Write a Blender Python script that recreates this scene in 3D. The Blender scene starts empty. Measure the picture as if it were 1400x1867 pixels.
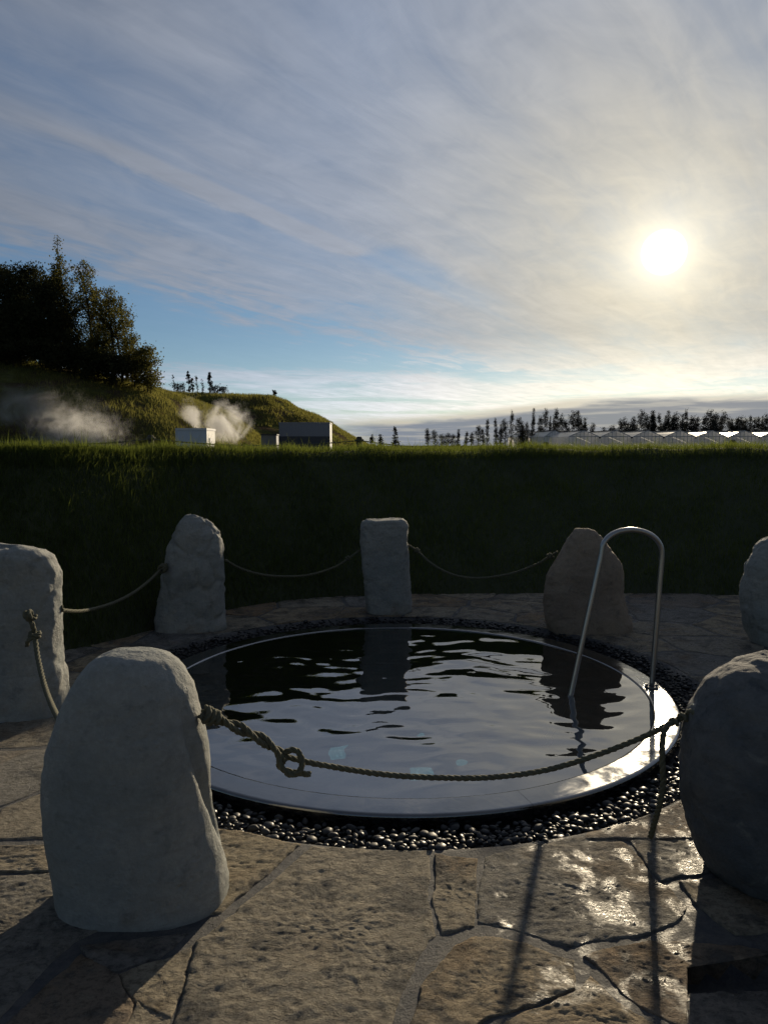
import bpy, bmesh, math, random
import numpy as np
from mathutils import Vector, Matrix, noise as mnoise

R = math.radians
random.seed(7)
rng = np.random.default_rng(11)
scene = bpy.context.scene
COL = scene.collection

# ------------------------------------------------------------------ camera
F_PX, HORIZON, CAM_H = 1348.0, 812.0, 1.5          # focal length and horizon row at 1400x1867
PITCH = math.atan((933.5 - HORIZON) / F_PX)
cam_data = bpy.data.cameras.new('camera')
cam = bpy.data.objects.new('camera', cam_data)
COL.objects.link(cam)
cam.location = (0, 0, CAM_H)
cam.rotation_euler = (math.pi / 2 - PITCH, 0, 0)
cam_data.sensor_fit = 'VERTICAL'
cam_data.sensor_height = 24.0
cam_data.lens = 24.0 * F_PX / 1867.0
cam_data.clip_start = 0.05
cam_data.clip_end = 20000
scene.camera = cam

SUN_ELEV, SUN_AZ = R(13.36), R(20.2)               # azimuth measured from +Y towards +X
SUN_DIR = Vector((math.sin(SUN_AZ) * math.cos(SUN_ELEV), math.cos(SUN_AZ) * math.cos(SUN_ELEV), math.sin(SUN_ELEV)))
SUN_STRENGTH, SKY_STRENGTH = 5.0, 0.066

scene.view_settings.view_transform = 'Standard'
scene.view_settings.look = 'None'
scene.view_settings.exposure = 0.0
scene.view_settings.gamma = 1.0
scene.view_settings.use_curve_mapping = False

# ------------------------------------------------------------------ node helpers
class G:
    """small expression builder over a node tree"""
    def __init__(self, nt):
        self.nt = nt
    def n(self, kind, **kw):
        nd = self.nt.nodes.new(kind)
        for k, v in kw.items():
            setattr(nd, k, v)
        return nd
    def put(self, sock, v):
        if hasattr(v, 'is_output'):
            self.nt.links.new(v, sock)
        elif isinstance(v, (tuple, list)) and len(v) == 3 and sock.type == 'RGBA':
            sock.default_value = (*v, 1)
        else:
            sock.default_value = v
    def m(self, op, a, b=0.0, c=0.0, clamp=False):
        nd = self.n('ShaderNodeMath', operation=op, use_clamp=clamp)
        for i, v in enumerate((a, b, c)):
            self.put(nd.inputs[i], v)
        return nd.outputs[0]
    def add(self, a, b): return self.m('ADD', a, b)
    def sub(self, a, b): return self.m('SUBTRACT', a, b)
    def mul(self, a, b): return self.m('MULTIPLY', a, b)
    def div(self, a, b): return self.m('DIVIDE', a, b)
    def ss(self, x, lo, hi, o0=0.0, o1=1.0):
        nd = self.n('ShaderNodeMapRange', interpolation_type='SMOOTHSTEP')
        for k, v in zip(('Value', 'From Min', 'From Max', 'To Min', 'To Max'), (x, lo, hi, o0, o1)):
            self.put(nd.inputs[k], v)
        return nd.outputs[0]
    def xyz(self, x, y, z=0.0):
        nd = self.n('ShaderNodeCombineXYZ')
        for i, v in enumerate((x, y, z)):
            self.put(nd.inputs[i], v)
        return nd.outputs[0]
    def sep(self, v):
        nd = self.n('ShaderNodeSeparateXYZ'); self.put(nd.inputs[0], v)
        return nd.outputs
    def vm(self, op, a, b=None, s=None):
        nd = self.n('ShaderNodeVectorMath', operation=op)
        self.put(nd.inputs[0], a)
        if b is not None: self.put(nd.inputs[1], b)
        if s is not None: self.put(nd.inputs['Scale'], s)
        return nd.outputs['Value'] if op in ('DOT_PRODUCT', 'LENGTH', 'DISTANCE') else nd.outputs[0]
    def noise(self, vec, scale=1.0, detail=4.0, rough=0.5, dist=0.0, out='Fac'):
        nd = self.n('ShaderNodeTexNoise')
        if vec is not None: self.put(nd.inputs['Vector'], vec)
        for k, v in (('Scale', scale), ('Detail', detail), ('Roughness', rough), ('Distortion', dist)):
            self.put(nd.inputs[k], v)
        return nd.outputs[out]
    def voro(self, vec, scale, feature='F1', out='Distance'):
        nd = self.n('ShaderNodeTexVoronoi', feature=feature)
        self.put(nd.inputs['Vector'], vec); nd.inputs['Scale'].default_value = scale
        return nd.outputs[out]
    def mix(self, f, a, b, blend='MIX'):
        nd = self.n('ShaderNodeMix', data_type='RGBA', blend_type=blend)
        self.put(nd.inputs[0], f); self.put(nd.inputs[6], a); self.put(nd.inputs[7], b)
        return nd.outputs[2]
    def bump(self, h, strength=0.5, dist=0.01, normal=None):
        nd = self.n('ShaderNodeBump')
        nd.inputs['Strength'].default_value = strength
        nd.inputs['Distance'].default_value = dist
        self.put(nd.inputs['Height'], h)
        if normal is not None: self.put(nd.inputs['Normal'], normal)
        return nd.outputs[0]

# ------------------------------------------------------------------ world: clear sky + cirrus + low stratus
world = bpy.data.worlds.new('World')
scene.world = world
world.use_nodes = True
wt = world.node_tree
wt.nodes.clear()
g = G(wt)
sky = g.n('ShaderNodeTexSky', sky_type='NISHITA')
sky.sun_disc = False
sky.sun_elevation = SUN_ELEV
sky.sun_rotation = SUN_AZ
sky.air_density, sky.dust_density, sky.ozone_density = 1.0, 0.15, 3.0
tc = g.n('ShaderNodeTexCoord').outputs['Generated']
d = g.vm('NORMALIZE', tc)
dx, dy, dz = g.sep(d)
cosT = g.vm('DOT_PRODUCT', d, tuple(SUN_DIR))
theta = g.mul(g.m('ARCCOSINE', g.m('MINIMUM', g.m('MAXIMUM', cosT, -1.0), 1.0)), 180 / math.pi)   # degrees from the sun
zz = g.add(g.m('MAXIMUM', dz, 0.0), 0.05)
px_, py_ = g.div(dx, zz), g.div(dy, zz)
ca, sa = math.cos(R(34)), math.sin(R(34))
u = g.add(g.mul(px_, sa), g.mul(py_, ca))            # along the cirrus streaks
v = g.sub(g.mul(px_, ca), g.mul(py_, sa))            # across them
warp = g.noise(g.xyz(g.mul(u, 0.5), g.mul(v, 0.8), 3.0), 1.0, 3, 0.5)
v2 = g.add(v, g.mul(g.sub(warp, 0.5), 0.55))
n1 = g.noise(g.xyz(g.mul(u, 0.36), g.mul(v2, 1.5), 0.0), 1.0, 4, 0.56, 0.25)       # broad bands
n2 = g.noise(g.xyz(g.mul(u, 1.1), g.mul(v2, 6.5), 5.0), 1.0, 4, 0.62, 0.5)          # fine fibres
n3 = g.noise(g.xyz(g.mul(u, 0.5), g.mul(v, 0.9), 9.0), 1.0, 2, 0.55, 0.3)          # soft veil
n4 = g.noise(g.xyz(g.mul(u, 3.0), g.mul(v2, 4.2), 12.0), 1.3, 4, 0.6, 0.6)           # mackerel mottling
cover = g.add(g.add(g.mul(n1, 0.55), g.mul(n2, 0.24)), g.add(g.mul(n3, 0.48), g.mul(n4, 0.22)))
# the clear lane low on the left, the bright streak above it, a thin gap beyond the streak
vl = g.add(v, g.mul(g.sub(g.add(g.mul(n2, 0.5), g.mul(n4, 0.5)), 0.5), 2.6))
vbot = g.add(-5.0, g.mul(g.sub(u, 4.2), 0.85))
lane = g.mul(g.ss(g.sub(vl, vbot), -0.35, 0.45), g.ss(vl, -2.55, -3.75))
streak_v = g.add(v, g.mul(g.sub(n4, 0.5), 0.10))
streak = g.mul(g.mul(g.ss(streak_v, -2.04, -1.95), g.ss(streak_v, -1.86, -1.95)), g.mul(g.ss(u, 0.9, 2.1), g.ss(u, 2.75, 2.55)))
gap_r = g.mul(g.mul(g.ss(v, -0.55, -0.35), g.ss(v, 0.1, -0.15)), g.ss(u, 2.6, 1.9))
gap = g.mul(g.mul(g.ss(v, -2.05, -1.95), g.ss(v, -1.62, -1.82)), g.mul(g.ss(u, 2.6, 2.75), g.ss(u, 4.6, 3.2)))
blue_hi = g.mul(g.mul(g.ss(v, -1.9, -1.72), g.ss(v, -1.30, -1.55)), g.ss(u, 1.7, 1.0))
cover = g.sub(g.add(cover, g.mul(streak, g.mul(g.add(n2, n4), 0.75))), g.add(g.mul(lane, 0.52), g.add(g.mul(gap, 0.20), g.add(g.mul(gap_r, 0.16), g.mul(blue_hi, 0.14)))))
lowtex = g.noise(g.xyz(g.mul(dx, 5.0), g.mul(dz, 62.0), g.mul(dy, 2.0)), 1.0, 6, 0.62, 0.5)
cover = g.sub(cover, g.mul(g.mul(g.ss(dz, 0.13, 0.06), g.ss(lowtex, 0.56, 0.40)), 0.36))
cirrus = g.mul(g.ss(g.add(cover, g.ss(theta, 40.0, 8.0, 0.0, 0.10)), 0.30, 0.98, 0.16, 0.95), 1.0)
# light scattered by the thin cloud: strongest towards the sun
ph = g.add(g.add(0.085, g.mul(g.m('EXPONENT', g.mul(g.m('POWER', g.div(theta, 52.0), 2.0), -1.0)), 0.34)),
           g.mul(g.m('EXPONENT', g.mul(theta, -1 / 9.0)), 0.27))
lowpath = g.mul(g.ss(dz, 0.15, 0.05), g.ss(theta, 75.0, 30.0))                      # long slant path through the veil
ph = g.mul(ph, g.add(1.0, g.mul(lowpath, 1.15)))
n5 = g.noise(g.xyz(g.mul(u, 1.6), g.mul(v2, 15.0), 21.0), 1.0, 4, 0.65, 0.7)          # hair-thin wisps
shade = g.add(0.66, g.add(g.mul(n4, 0.36), g.add(g.mul(n2, 0.22), g.mul(n5, 0.18))))
ph = g.mul(ph, shade)
tint_far, tint_near = (0.88, 0.97, 1.16), (1.08, 0.985, 0.78)
ctint = g.mix(g.ss(theta, 27.0, 1.0), tint_far, tint_near)
lowwarm = g.mul(g.ss(dz, 0.17, 0.03), g.ss(theta, 45.0, 8.0))
ctint = g.mix(g.mul(lowwarm, 0.55), ctint, (1.16, 1.03, 0.79))
ccol = g.vm('SCALE', ctint, s=ph)
skyc = g.vm('MULTIPLY', g.vm('SCALE', sky.outputs[0], s=SKY_STRENGTH), (0.86, 1.0, 1.12))
col = g.mix(cirrus, skyc, ccol)
# low stratus along the horizon, ragged, with a bright upper rim
az = g.m('ARCTAN2', dx, dy)
sn = g.noise(g.xyz(g.mul(az, 7.0), g.mul(dz, 60.0), 0.0), 1.0, 6, 0.6, 0.3)
sn2 = g.noise(g.xyz(g.mul(az, 3.0), 2.0, 0.0), 1.0, 2, 0.5)
top = g.add(g.add(0.030, g.mul(g.sub(sn2, 0.5), 0.012)), g.mul(g.ss(az, 0.0, 0.30), 0.026))
rel = g.sub(g.add(dz, g.mul(g.sub(sn, 0.5), 0.016)), top)
strat = g.mul(g.ss(rel, 0.006, -0.004), g.ss(g.add(az, g.mul(g.sub(sn, 0.5), 0.25)), -0.16, 0.02))
rim = g.mul(g.mul(g.ss(rel, -0.006, 0.001), g.ss(rel, 0.012, 0.002)), g.ss(az, -0.12, 0.05))
holes = g.mul(g.ss(g.noise(g.xyz(g.mul(az, 9.0), g.mul(dz, 150.0), 4.0), 1.0, 5, 0.6), 0.47, 0.66), 1.0)
scol = g.mix(g.ss(theta, 36.0, 8.0), (0.175, 0.22, 0.30), (0.20, 0.22, 0.26))
scol = g.mix(g.mul(holes, 0.5), scol, (0.56, 0.53, 0.45))
col = g.mix(g.mul(strat, 0.93), col, scol)
col = g.mix(g.mul(rim, g.ss(sn, 0.25, 0.6)), col, g.vm('SCALE', (1.06, 0.98, 0.80), s=g.add(0.48, g.mul(g.ss(theta, 35.0, 5.0), 0.22))))
# aureole and the overexposed disc of the sun seen through the veil
aur = g.add(g.mul(g.m('EXPONENT', g.mul(theta, -1 / 1.1)), 1.2), g.add(g.mul(g.m('EXPONENT', g.mul(theta, -1 / 3.6)), 0.36), g.mul(g.m('EXPONENT', g.mul(theta, -1 / 11.0)), 0.05)))
disc = g.mul(g.ss(theta, 1.55, 0.85), 12.0)
glow = g.vm('ADD', g.vm('SCALE', (1.0, 0.86, 0.58), s=aur), g.vm('SCALE', (1.0, 0.93, 0.74), s=disc))
col = g.vm('ADD', col, glow)
col = g.mix(g.ss(dz, -0.01, -0.04), col, (0.03, 0.032, 0.03))
bg = g.n('ShaderNodeBackground')
g.put(bg.inputs['Color'], col)
bg.inputs['Strength'].default_value = 1.0
wo = g.n('ShaderNodeOutputWorld')
wt.links.new(bg.outputs[0], wo.inputs['Surface'])
world.cycles.sampling_method = 'MANUAL'
world.cycles.sample_map_resolution = 1024

# ------------------------------------------------------------------ sun
sl = bpy.data.lights.new('sun', 'SUN')
sl.energy = SUN_STRENGTH
sl.angle = R(0.7)
sl.color = (1.0, 0.83, 0.58)
so = bpy.data.objects.new('sun', sl)
COL.objects.link(so)
so.location = (20, 50, 30)
so.rotation_euler = (-SUN_DIR).to_track_quat('-Z', 'Y').to_euler()

scene.cycles.max_bounces = 7
scene.cycles.diffuse_bounces = 2
scene.cycles.glossy_bounces = 4
scene.cycles.transparent_max_bounces = 16
scene.cycles.volume_bounces = 1
scene.cycles.volume_step_rate = 2.0
scene.cycles.volume_max_steps = 96
scene.cycles.caustics_reflective = False
scene.cycles.caustics_refractive = False
scene.cycles.sample_clamp_indirect = 4.0
scene.cycles.use_denoising = True
scene.cycles.use_adaptive_sampling = True
scene.cycles.adaptive_threshold = 0.02

# ------------------------------------------------------------------ geometry helpers
def at(px, py, z=None, Y=None):
    """point in the place seen at a photograph pixel, at a known height or a known distance"""
    cx, cy = (px - 700) / F_PX, (933.5 - py) / F_PX
    dY = math.cos(PITCH) + cy * math.sin(PITCH)
    dZ = -math.sin(PITCH) + cy * math.cos(PITCH)
    t = (z - CAM_H) / dZ if z is not None else Y / dY
    return Vector((cx * t, dY * t, CAM_H + dZ * t))

def link(name, me, parent=None, loc=None):
    o = bpy.data.objects.new(name, me)
    COL.objects.link(o)
    if loc is not None: o.location = loc
    if parent is not None: o.parent = parent
    return o

def tag(o, label=None, cat=None, group=None, kind=None):
    if label: o['label'] = label
    if cat: o['category'] = cat
    if group: o['group'] = group
    if kind: o['kind'] = kind
    return o

def mesh(name, verts, faces, mat, smooth=False):
    me = bpy.data.meshes.new(name)
    me.from_pydata([tuple(p) for p in verts], [], faces)
    me.materials.append(mat)
    if smooth: me.polygons.foreach_set('use_smooth', [True] * len(me.polygons))
    me.update()
    return me

def np_mesh(name, V, loops, sizes, mat, smooth=False):
    me = bpy.data.meshes.new(name)
    V = np.asarray(V, np.float32); loops = np.asarray(loops, np.int32).ravel(); sizes = np.asarray(sizes, np.int32)
    me.vertices.add(len(V)); me.vertices.foreach_set('co', V.ravel())
    me.loops.add(len(loops)); me.loops.foreach_set('vertex_index', loops)
    me.polygons.add(len(sizes))
    st = np.zeros(len(sizes), np.int32); st[1:] = np.cumsum(sizes)[:-1]
    me.polygons.foreach_set('loop_start', st)
    me.polygons.foreach_set('loop_total', sizes)
    if smooth: me.polygons.foreach_set('use_smooth', np.ones(len(sizes), bool))
    me.materials.append(mat)
    me.update(calc_edges=True); me.validate()
    return me

def shift(vs, o):
    return [(p[0] - o[0], p[1] - o[1], p[2] - o[2]) for p in vs]

def fbm(x, y, z, octs=4, H=0.9, lac=2.1):
    return mnoise.fractal(Vector((x, y, z)), H, lac, octs, noise_basis='PERLIN_ORIGINAL')

class MB:
    """collects boxes, tubes and so on into one mesh"""
    def __init__(self): self.v, self.f = [], []
    def box(self, x0, x1, y0, y1, z0, z1):
        b = len(self.v)
        self.v += [(x, y, z) for z in (z0, z1) for y in (y0, y1) for x in (x0, x1)]
        self.f += [tuple(b + i for i in q) for q in ((0, 2, 3, 1), (4, 5, 7, 6), (0, 1, 5, 4), (2, 6, 7, 3), (0, 4, 6, 2), (1, 3, 7, 5))]
        return self
    def tube(self, pts, rad, seg=8, cap=True):
        pts = [Vector(p) for p in pts]
        n = len(pts); b = len(self.v)
        rad = rad if isinstance(rad, (list, tuple)) else [rad] * n
        nrm = None
        for i, p in enumerate(pts):
            t = (pts[min(i + 1, n - 1)] - pts[max(i - 1, 0)])
            t = t.normalized() if t.length > 1e-9 else Vector((0, 0, 1))
            if nrm is None:
                nrm = t.orthogonal().normalized()
            nrm = (nrm - t * nrm.dot(t))
            nrm = nrm.normalized() if nrm.length > 1e-6 else t.orthogonal().normalized()
            bn = t.cross(nrm)
            for k in range(seg):
                a = 2 * math.pi * k / seg
                self.v.append(tuple(p + (nrm * math.cos(a) + bn * math.sin(a)) * rad[i]))
        for i in range(n - 1):
            for k in range(seg):
                a0, a1 = b + i * seg + k, b + i * seg + (k + 1) % seg
                self.f.append((a0, a1, a1 + seg, a0 + seg))
        if cap:
            self.f.append(tuple(b + k for k in reversed(range(seg))))
            self.f.append(tuple(b + (n - 1) * seg + k for k in range(seg)))
        return self
    def quad(self, *p):
        b = len(self.v); self.v += [tuple(q) for q in p]; self.f.append(tuple(range(b, b + len(p))))
        return self
    def build(self, name, mat, parent=None, org=(0, 0, 0), smooth=False):
        return link(name, mesh(name, shift(self.v, org), self.f, mat, smooth), parent, None if parent is not None else org)

def empty(name, loc):
    o = link(name, None, None, loc)
    o.empty_display_size = 0.2
    return o

def catmull(pts, step):
    P = [Vector(p) for p in pts]
    P = [P[0] * 2 - P[1]] + P + [P[-1] * 2 - P[-2]]
    out = []
    for i in range(1, len(P) - 2):
        n = max(2, int((P[i + 1] - P[i]).length / step))
        for k in range(n):
            t = k / n
            a, b, c, e = P[i - 1], P[i], P[i + 1], P[i + 2]
            out.append(0.5 * ((2 * b) + (c - a) * t + (2 * a - 5 * b + 4 * c - e) * t * t + (3 * b - a - 3 * c + e) * t ** 3))
    out.append(P[-2])
    return out

# ------------------------------------------------------------------ materials
def new_mat(name):
    m = bpy.data.materials.new(name); m.use_nodes = True
    nt = m.node_tree; nt.nodes.clear()
    q = G(nt)
    out = q.n('ShaderNodeOutputMaterial')
    return m, q, out

def principled(q, out, color, rough=0.7, normal=None, **kw):
    b = q.n('ShaderNodeBsdfPrincipled')
    q.put(b.inputs['Base Color'], color); q.put(b.inputs['Roughness'], rough)
    if normal is not None: q.put(b.inputs['Normal'], normal)
    for k, vv in kw.items(): q.put(b.inputs[k.replace('_', ' ')], vv)
    q.nt.links.new(b.outputs[0], out.inputs['Surface'])
    return b

def pos(q): return q.n('ShaderNodeNewGeometry').outputs['Position']
def objc(q): return q.n('ShaderNodeTexCoord').outputs['Object']
def orand(q): return q.n('ShaderNodeObjectInfo').outputs['Random']

def boulder_mat(name, c1, c2, c3):
    m, q, out = new_mat(name)
    p = objc(q)
    big = q.noise(p, 3.0, 5, 0.6, 0.4)
    fine = q.noise(p, 46.0, 6, 0.7)
    spots = q.noise(p, 16.0, 4, 0.6)
    c = q.mix(q.ss(big, 0.35, 0.68), c1, c2)
    c = q.mix(q.mul(q.ss(spots, 0.56, 0.70), 0.6), c, c3)
    c = q.mix(q.mul(q.ss(fine, 0.35, 0.75), 0.35), c, q.vm('SCALE', c, s=1.6))
    lich = q.noise(p, 7.0, 5, 0.7, 0.8)
    c = q.mix(q.mul(q.ss(lich, 0.60, 0.70), 0.25), c, (0.36, 0.36, 0.31))
    band = q.noise(q.vm('MULTIPLY', p, (2.0, 2.0, 9.0)), 1.6, 5, 0.65, 1.0)
    c = q.mix(q.mul(q.ss(band, 0.52, 0.66), 0.18), c, q.vm('SCALE', c3, s=0.8))
    c = q.mix(q.mul(q.ss(q.noise(p, 2.1, 4, 0.6), 0.58, 0.72), 0.4), c, (0.22, 0.15, 0.09))
    pits = q.ss(q.voro(p, 26.0), 0.05, 0.32)
    pits = q.m('MAXIMUM', pits, q.ss(q.noise(p, 9.0, 2, 0.5), 0.62, 0.50))
    h = q.add(q.mul(fine, 0.9), q.add(q.mul(spots, 1.1), q.add(q.mul(pits, 0.4), q.mul(band, 0.3))))
    principled(q, out, c, 0.86, q.bump(h, 0.75, 0.012), Specular_IOR_Level=0.3)
    return m

M_BASALT = boulder_mat('boulder_grey', (0.235, 0.25, 0.24), (0.315, 0.315, 0.29), (0.17, 0.18, 0.175))
M_BROWN = boulder_mat('boulder_brown', (0.24, 0.19, 0.145), (0.31, 0.245, 0.18), (0.17, 0.14, 0.115))
M_DARK = boulder_mat('boulder_dark', (0.080, 0.090, 0.100), (0.14, 0.14, 0.138), (0.055, 0.063, 0.072))

def wet_mask(q, p):
    x, y, z = q.sep(p)
    side = q.add(q.ss(x, 0.0, 0.75), q.ss(y, 3.8, 5.2))
    n = q.noise(p, 6.5, 6, 0.66, 0.5)
    return q.ss(q.add(n, q.mul(q.m('MINIMUM', side, 1.0), 0.17)), 0.645, 0.77)

def slab_mat():
    m, q, out = new_mat('flagstone')
    p = pos(q); o = orand(q)
    off = q.vm('ADD', p, q.xyz(q.mul(o, 37.0), q.mul(o, 19.0), 0.0))
    big = q.noise(off, 2.4, 5, 0.6, 0.5)
    med = q.noise(off, 11.0, 6, 0.66, 0.3)
    fine = q.noise(off, 60.0, 6, 0.72, 0.2)
    ramp = q.n('ShaderNodeValToRGB')
    e = ramp.color_ramp.elements
    e[0].position, e[0].color = 0.0, (0.41, 0.350, 0.255, 1)
    e[1].position, e[1].color = 1.0, (0.45, 0.380, 0.270, 1)
    for ps, cc in ((0.25, (0.38, 0.340, 0.270, 1)), (0.45, (0.44, 0.365, 0.245, 1)), (0.62, (0.26, 0.26, 0.25, 1)), (0.80, (0.33, 0.235, 0.145, 1))):
        k = e.new(ps); k.color = cc
    q.put(ramp.inputs[0], o)
    c = ramp.outputs[0]
    c = q.mix(q.mul(q.ss(big, 0.50, 0.72), 0.7), c, (0.235, 0.160, 0.090))
    blot = q.noise(off, 5.5, 6, 0.7, 0.6)
    c = q.mix(q.mul(q.ss(blot, 0.49, 0.62), 0.72), c, (0.13, 0.128, 0.12))
    c = q.mix(q.mul(q.ss(med, 0.53, 0.70), 0.6), c, (0.09, 0.088, 0.082))
    c = q.mix(q.mul(q.ss(med, 0.46, 0.30), 0.5), c, (0.36, 0.32, 0.24))
    speck = q.noise(q.vm('MULTIPLY', off, (1.0, 1.35, 1.0)), 30.0, 7, 0.8, 0.25)
    c = q.mix(q.mul(q.ss(speck, 0.48, 0.60), 0.75), c, q.vm('SCALE', c, s=0.45))
    c = q.mix(q.mul(q.ss(speck, 0.46, 0.34), 0.5), c, q.vm('SCALE', c, s=1.45))
    c = q.mix(q.mul(q.ss(fine, 0.40, 0.72), 0.4), c, q.vm('SCALE', c, s=0.6))
    wet = wet_mask(q, p)
    c = q.mix(q.mul(wet, 0.80), c, q.vm('SCALE', c, s=0.36))
    rough = q.m('MULTIPLY_ADD', wet, -0.62, q.add(0.84, q.mul(fine, 0.12)))
    g1 = q.noise(q.vm('MULTIPLY', off, (1.0, 1.4, 1.0)), 26.0, 8, 0.78, 0.3)
    g2 = q.noise(q.vm('MULTIPLY', off, (1.0, 1.4, 1.0)), 120.0, 4, 0.7)
    chip = q.ss(q.voro(q.vm('MULTIPLY', off, (1.0, 1.6, 1.0)), 34.0), 0.10, 0.5)
    h = q.add(q.mul(g1, 1.5), q.add(q.mul(g2, 0.55), q.mul(chip, 0.16)))
    principled(q, out, c, rough, q.bump(h, 1.0, 0.017), Specular_IOR_Level=q.m('MULTIPLY_ADD', wet, 0.35, 0.18))
    return m
M_SLAB = slab_mat()

def mortar_mat():
    m, q, out = new_mat('mortar')
    p = pos(q)
    n = q.noise(p, 13.0, 8, 0.75, 0.3); f = q.noise(p, 120.0, 5, 0.75)
    c = q.mix(q.ss(n, 0.35, 0.68), (0.060, 0.064, 0.072), (0.135, 0.128, 0.118))
    c = q.mix(q.mul(q.ss(f, 0.4, 0.7), 0.5), c, q.vm('SCALE', c, s=0.5))
    wet = wet_mask(q, p)
    c = q.mix(q.mul(wet, 0.55), c, q.vm('SCALE', c, s=0.45))
    principled(q, out, c, q.m('MULTIPLY_ADD', wet, -0.42, 0.82), q.bump(q.add(n, q.mul(f, 0.35)), 0.9, 0.018))
    return m
M_MORTAR = mortar_mat()

def pebble_mat():
    m, q, out = new_mat('black_pebble')
    o = orand(q); p = objc(q)
    c = q.mix(o, (0.005, 0.006, 0.007), (0.022, 0.023, 0.025))
    n = q.noise(pos(q), 40.0, 3, 0.5)
    c = q.mix(q.ss(n, 0.55, 0.8), c, (0.04, 0.04, 0.042))
    principled(q, out, c, q.add(0.34, q.mul(o, 0.30)), q.bump(q.noise(pos(q), 300.0, 3, 0.6), 0.25, 0.002), Specular_IOR_Level=0.45)
    return m
M_PEBBLE = pebble_mat()

def rim_mat():
    m, q, out = new_mat('wet_steel_rim')
    p = pos(q)
    n = q.noise(p, 5.0, 5, 0.6, 0.8); f = q.noise(p, 55.0, 3, 0.6)
    film = q.noise(p, 9.0, 3, 0.5, 1.2)
    c = q.mix(n, (0.15, 0.155, 0.16), (0.30, 0.30, 0.30))
    rough = q.add(0.09, q.mul(q.ss(n, 0.36, 0.62), 0.13))
    h = q.add(q.mul(film, 1.0), q.mul(f, 0.05))
    principled(q, out, c, rough, q.bump(h, 0.16, 0.01), Metallic=1.0)
    return m
M_RIM = rim_mat()

def simple(name, c, rough=0.7, metal=0.0, nscale=8.0, var=0.25, bump=0.0, **kw):
    m, q, out = new_mat(name)
    n = q.noise(objc(q), nscale, 5, 0.6)
    cc = q.mix(n, tuple(x * (1 - var) for x in c), tuple(min(1, x * (1 + var)) for x in c))
    principled(q, out, cc, q.add(rough - 0.06, q.mul(n, 0.12)), q.bump(n, bump, 0.01) if bump else None, Metallic=metal, **kw)
    return m

M_BASIN = simple('dark_basin', (0.012, 0.013, 0.015), 0.8)
M_STEEL = simple('brushed_steel', (0.42, 0.42, 0.41), 0.34, 1.0, 30.0, 0.12, 0.05)
M_DULL = simple('dull_steel', (0.20, 0.20, 0.20), 0.5, 1.0, 30.0, 0.2)
M_BARK = simple('bark', (0.035, 0.028, 0.022), 0.9, 0, 20, 0.5, 0.5)
M_HUT = simple('hut_panel', (0.62, 0.68, 0.76), 0.6, 0, 3, 0.06)
M_HUT_TRIM = simple('hut_trim', (0.70, 0.72, 0.75), 0.6, 0, 3, 0.1)
M_HUT_END = simple('hut_sunlit_panel', (0.80, 0.80, 0.78), 0.6, 0, 3, 0.05)  # paler and warmer than the front: sunlight on the end wall, put into the colour
M_SHED = simple('shed_cladding', (0.30, 0.32, 0.38), 0.6, 0, 4, 0.12)
M_SHED_DARK = simple('shed_base', (0.075, 0.082, 0.10), 0.7, 0, 4, 0.2)
M_POST = simple('weathered_post', (0.085, 0.075, 0.06), 0.9, 0, 25, 0.4, 0.4)
M_GH_FRAME = simple('greenhouse_frame', (0.50, 0.52, 0.54), 0.5, 0, 3, 0.1)
M_GH_DARK = simple('greenhouse_gutter', (0.05, 0.055, 0.06), 0.7, 0, 3, 0.2)

def rope_mat():
    m, q, out = new_mat('hemp_rope')
    n = q.noise(objc(q), 60.0, 4, 0.6); b = q.noise(objc(q), 6.0, 3, 0.5)
    c = q.mix(b, (0.10, 0.10, 0.065), (0.155, 0.15, 0.10))
    c = q.mix(q.mul(n, 0.5), c, (0.09, 0.085, 0.06))
    principled(q, out, c, 0.85, q.bump(n, 0.5, 0.003), Specular_IOR_Level=0.3)
    return m
M_ROPE = rope_mat()

def leaf_mat(name, c1, c2, trans, nscale=0.8, tr_col=None):
    m, q, out = new_mat(name)
    n = q.noise(pos(q), nscale, 4, 0.65)
    f = q.noise(pos(q), nscale * 9, 2, 0.5)
    c = q.mix(q.ss(q.add(q.mul(n, 0.6), q.mul(f, 0.4)), 0.35, 0.65), c1, c2)
    a = q.n('ShaderNodeBsdfDiffuse'); q.put(a.inputs[0], c)
    b = q.n('ShaderNodeBsdfTranslucent'); q.put(b.inputs[0], q.mix(0.5, c, tr_col or c2))
    s = q.n('ShaderNodeMixShader'); s.inputs[0].default_value = trans
    q.nt.links.new(a.outputs[0], s.inputs[1]); q.nt.links.new(b.outputs[0], s.inputs[2])
    q.nt.links.new(s.outputs[0], out.inputs['Surface'])
    return m
M_GRASS = leaf_mat('bank_grass', (0.036, 0.056, 0.028), (0.066, 0.092, 0.036), 0.45, 1.2, (0.34, 0.40, 0.05))
M_HILLGRASS = leaf_mat('hill_grass', (0.085, 0.095, 0.030), (0.18, 0.16, 0.052), 0.45, 0.16, (0.34, 0.32, 0.07))
M_LEAF_DARK = leaf_mat('leaf_dark', (0.028, 0.033, 0.018), (0.055, 0.058, 0.028), 0.28, 0.5)
M_LEAF_OLIVE = leaf_mat('leaf_olive', (0.050, 0.056, 0.022), (0.100, 0.098, 0.034), 0.40, 0.6, (0.19, 0.17, 0.04))
M_LEAF_FAR = leaf_mat('leaf_far', (0.034, 0.038, 0.036), (0.058, 0.058, 0.050), 0.2, 0.1)

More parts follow.
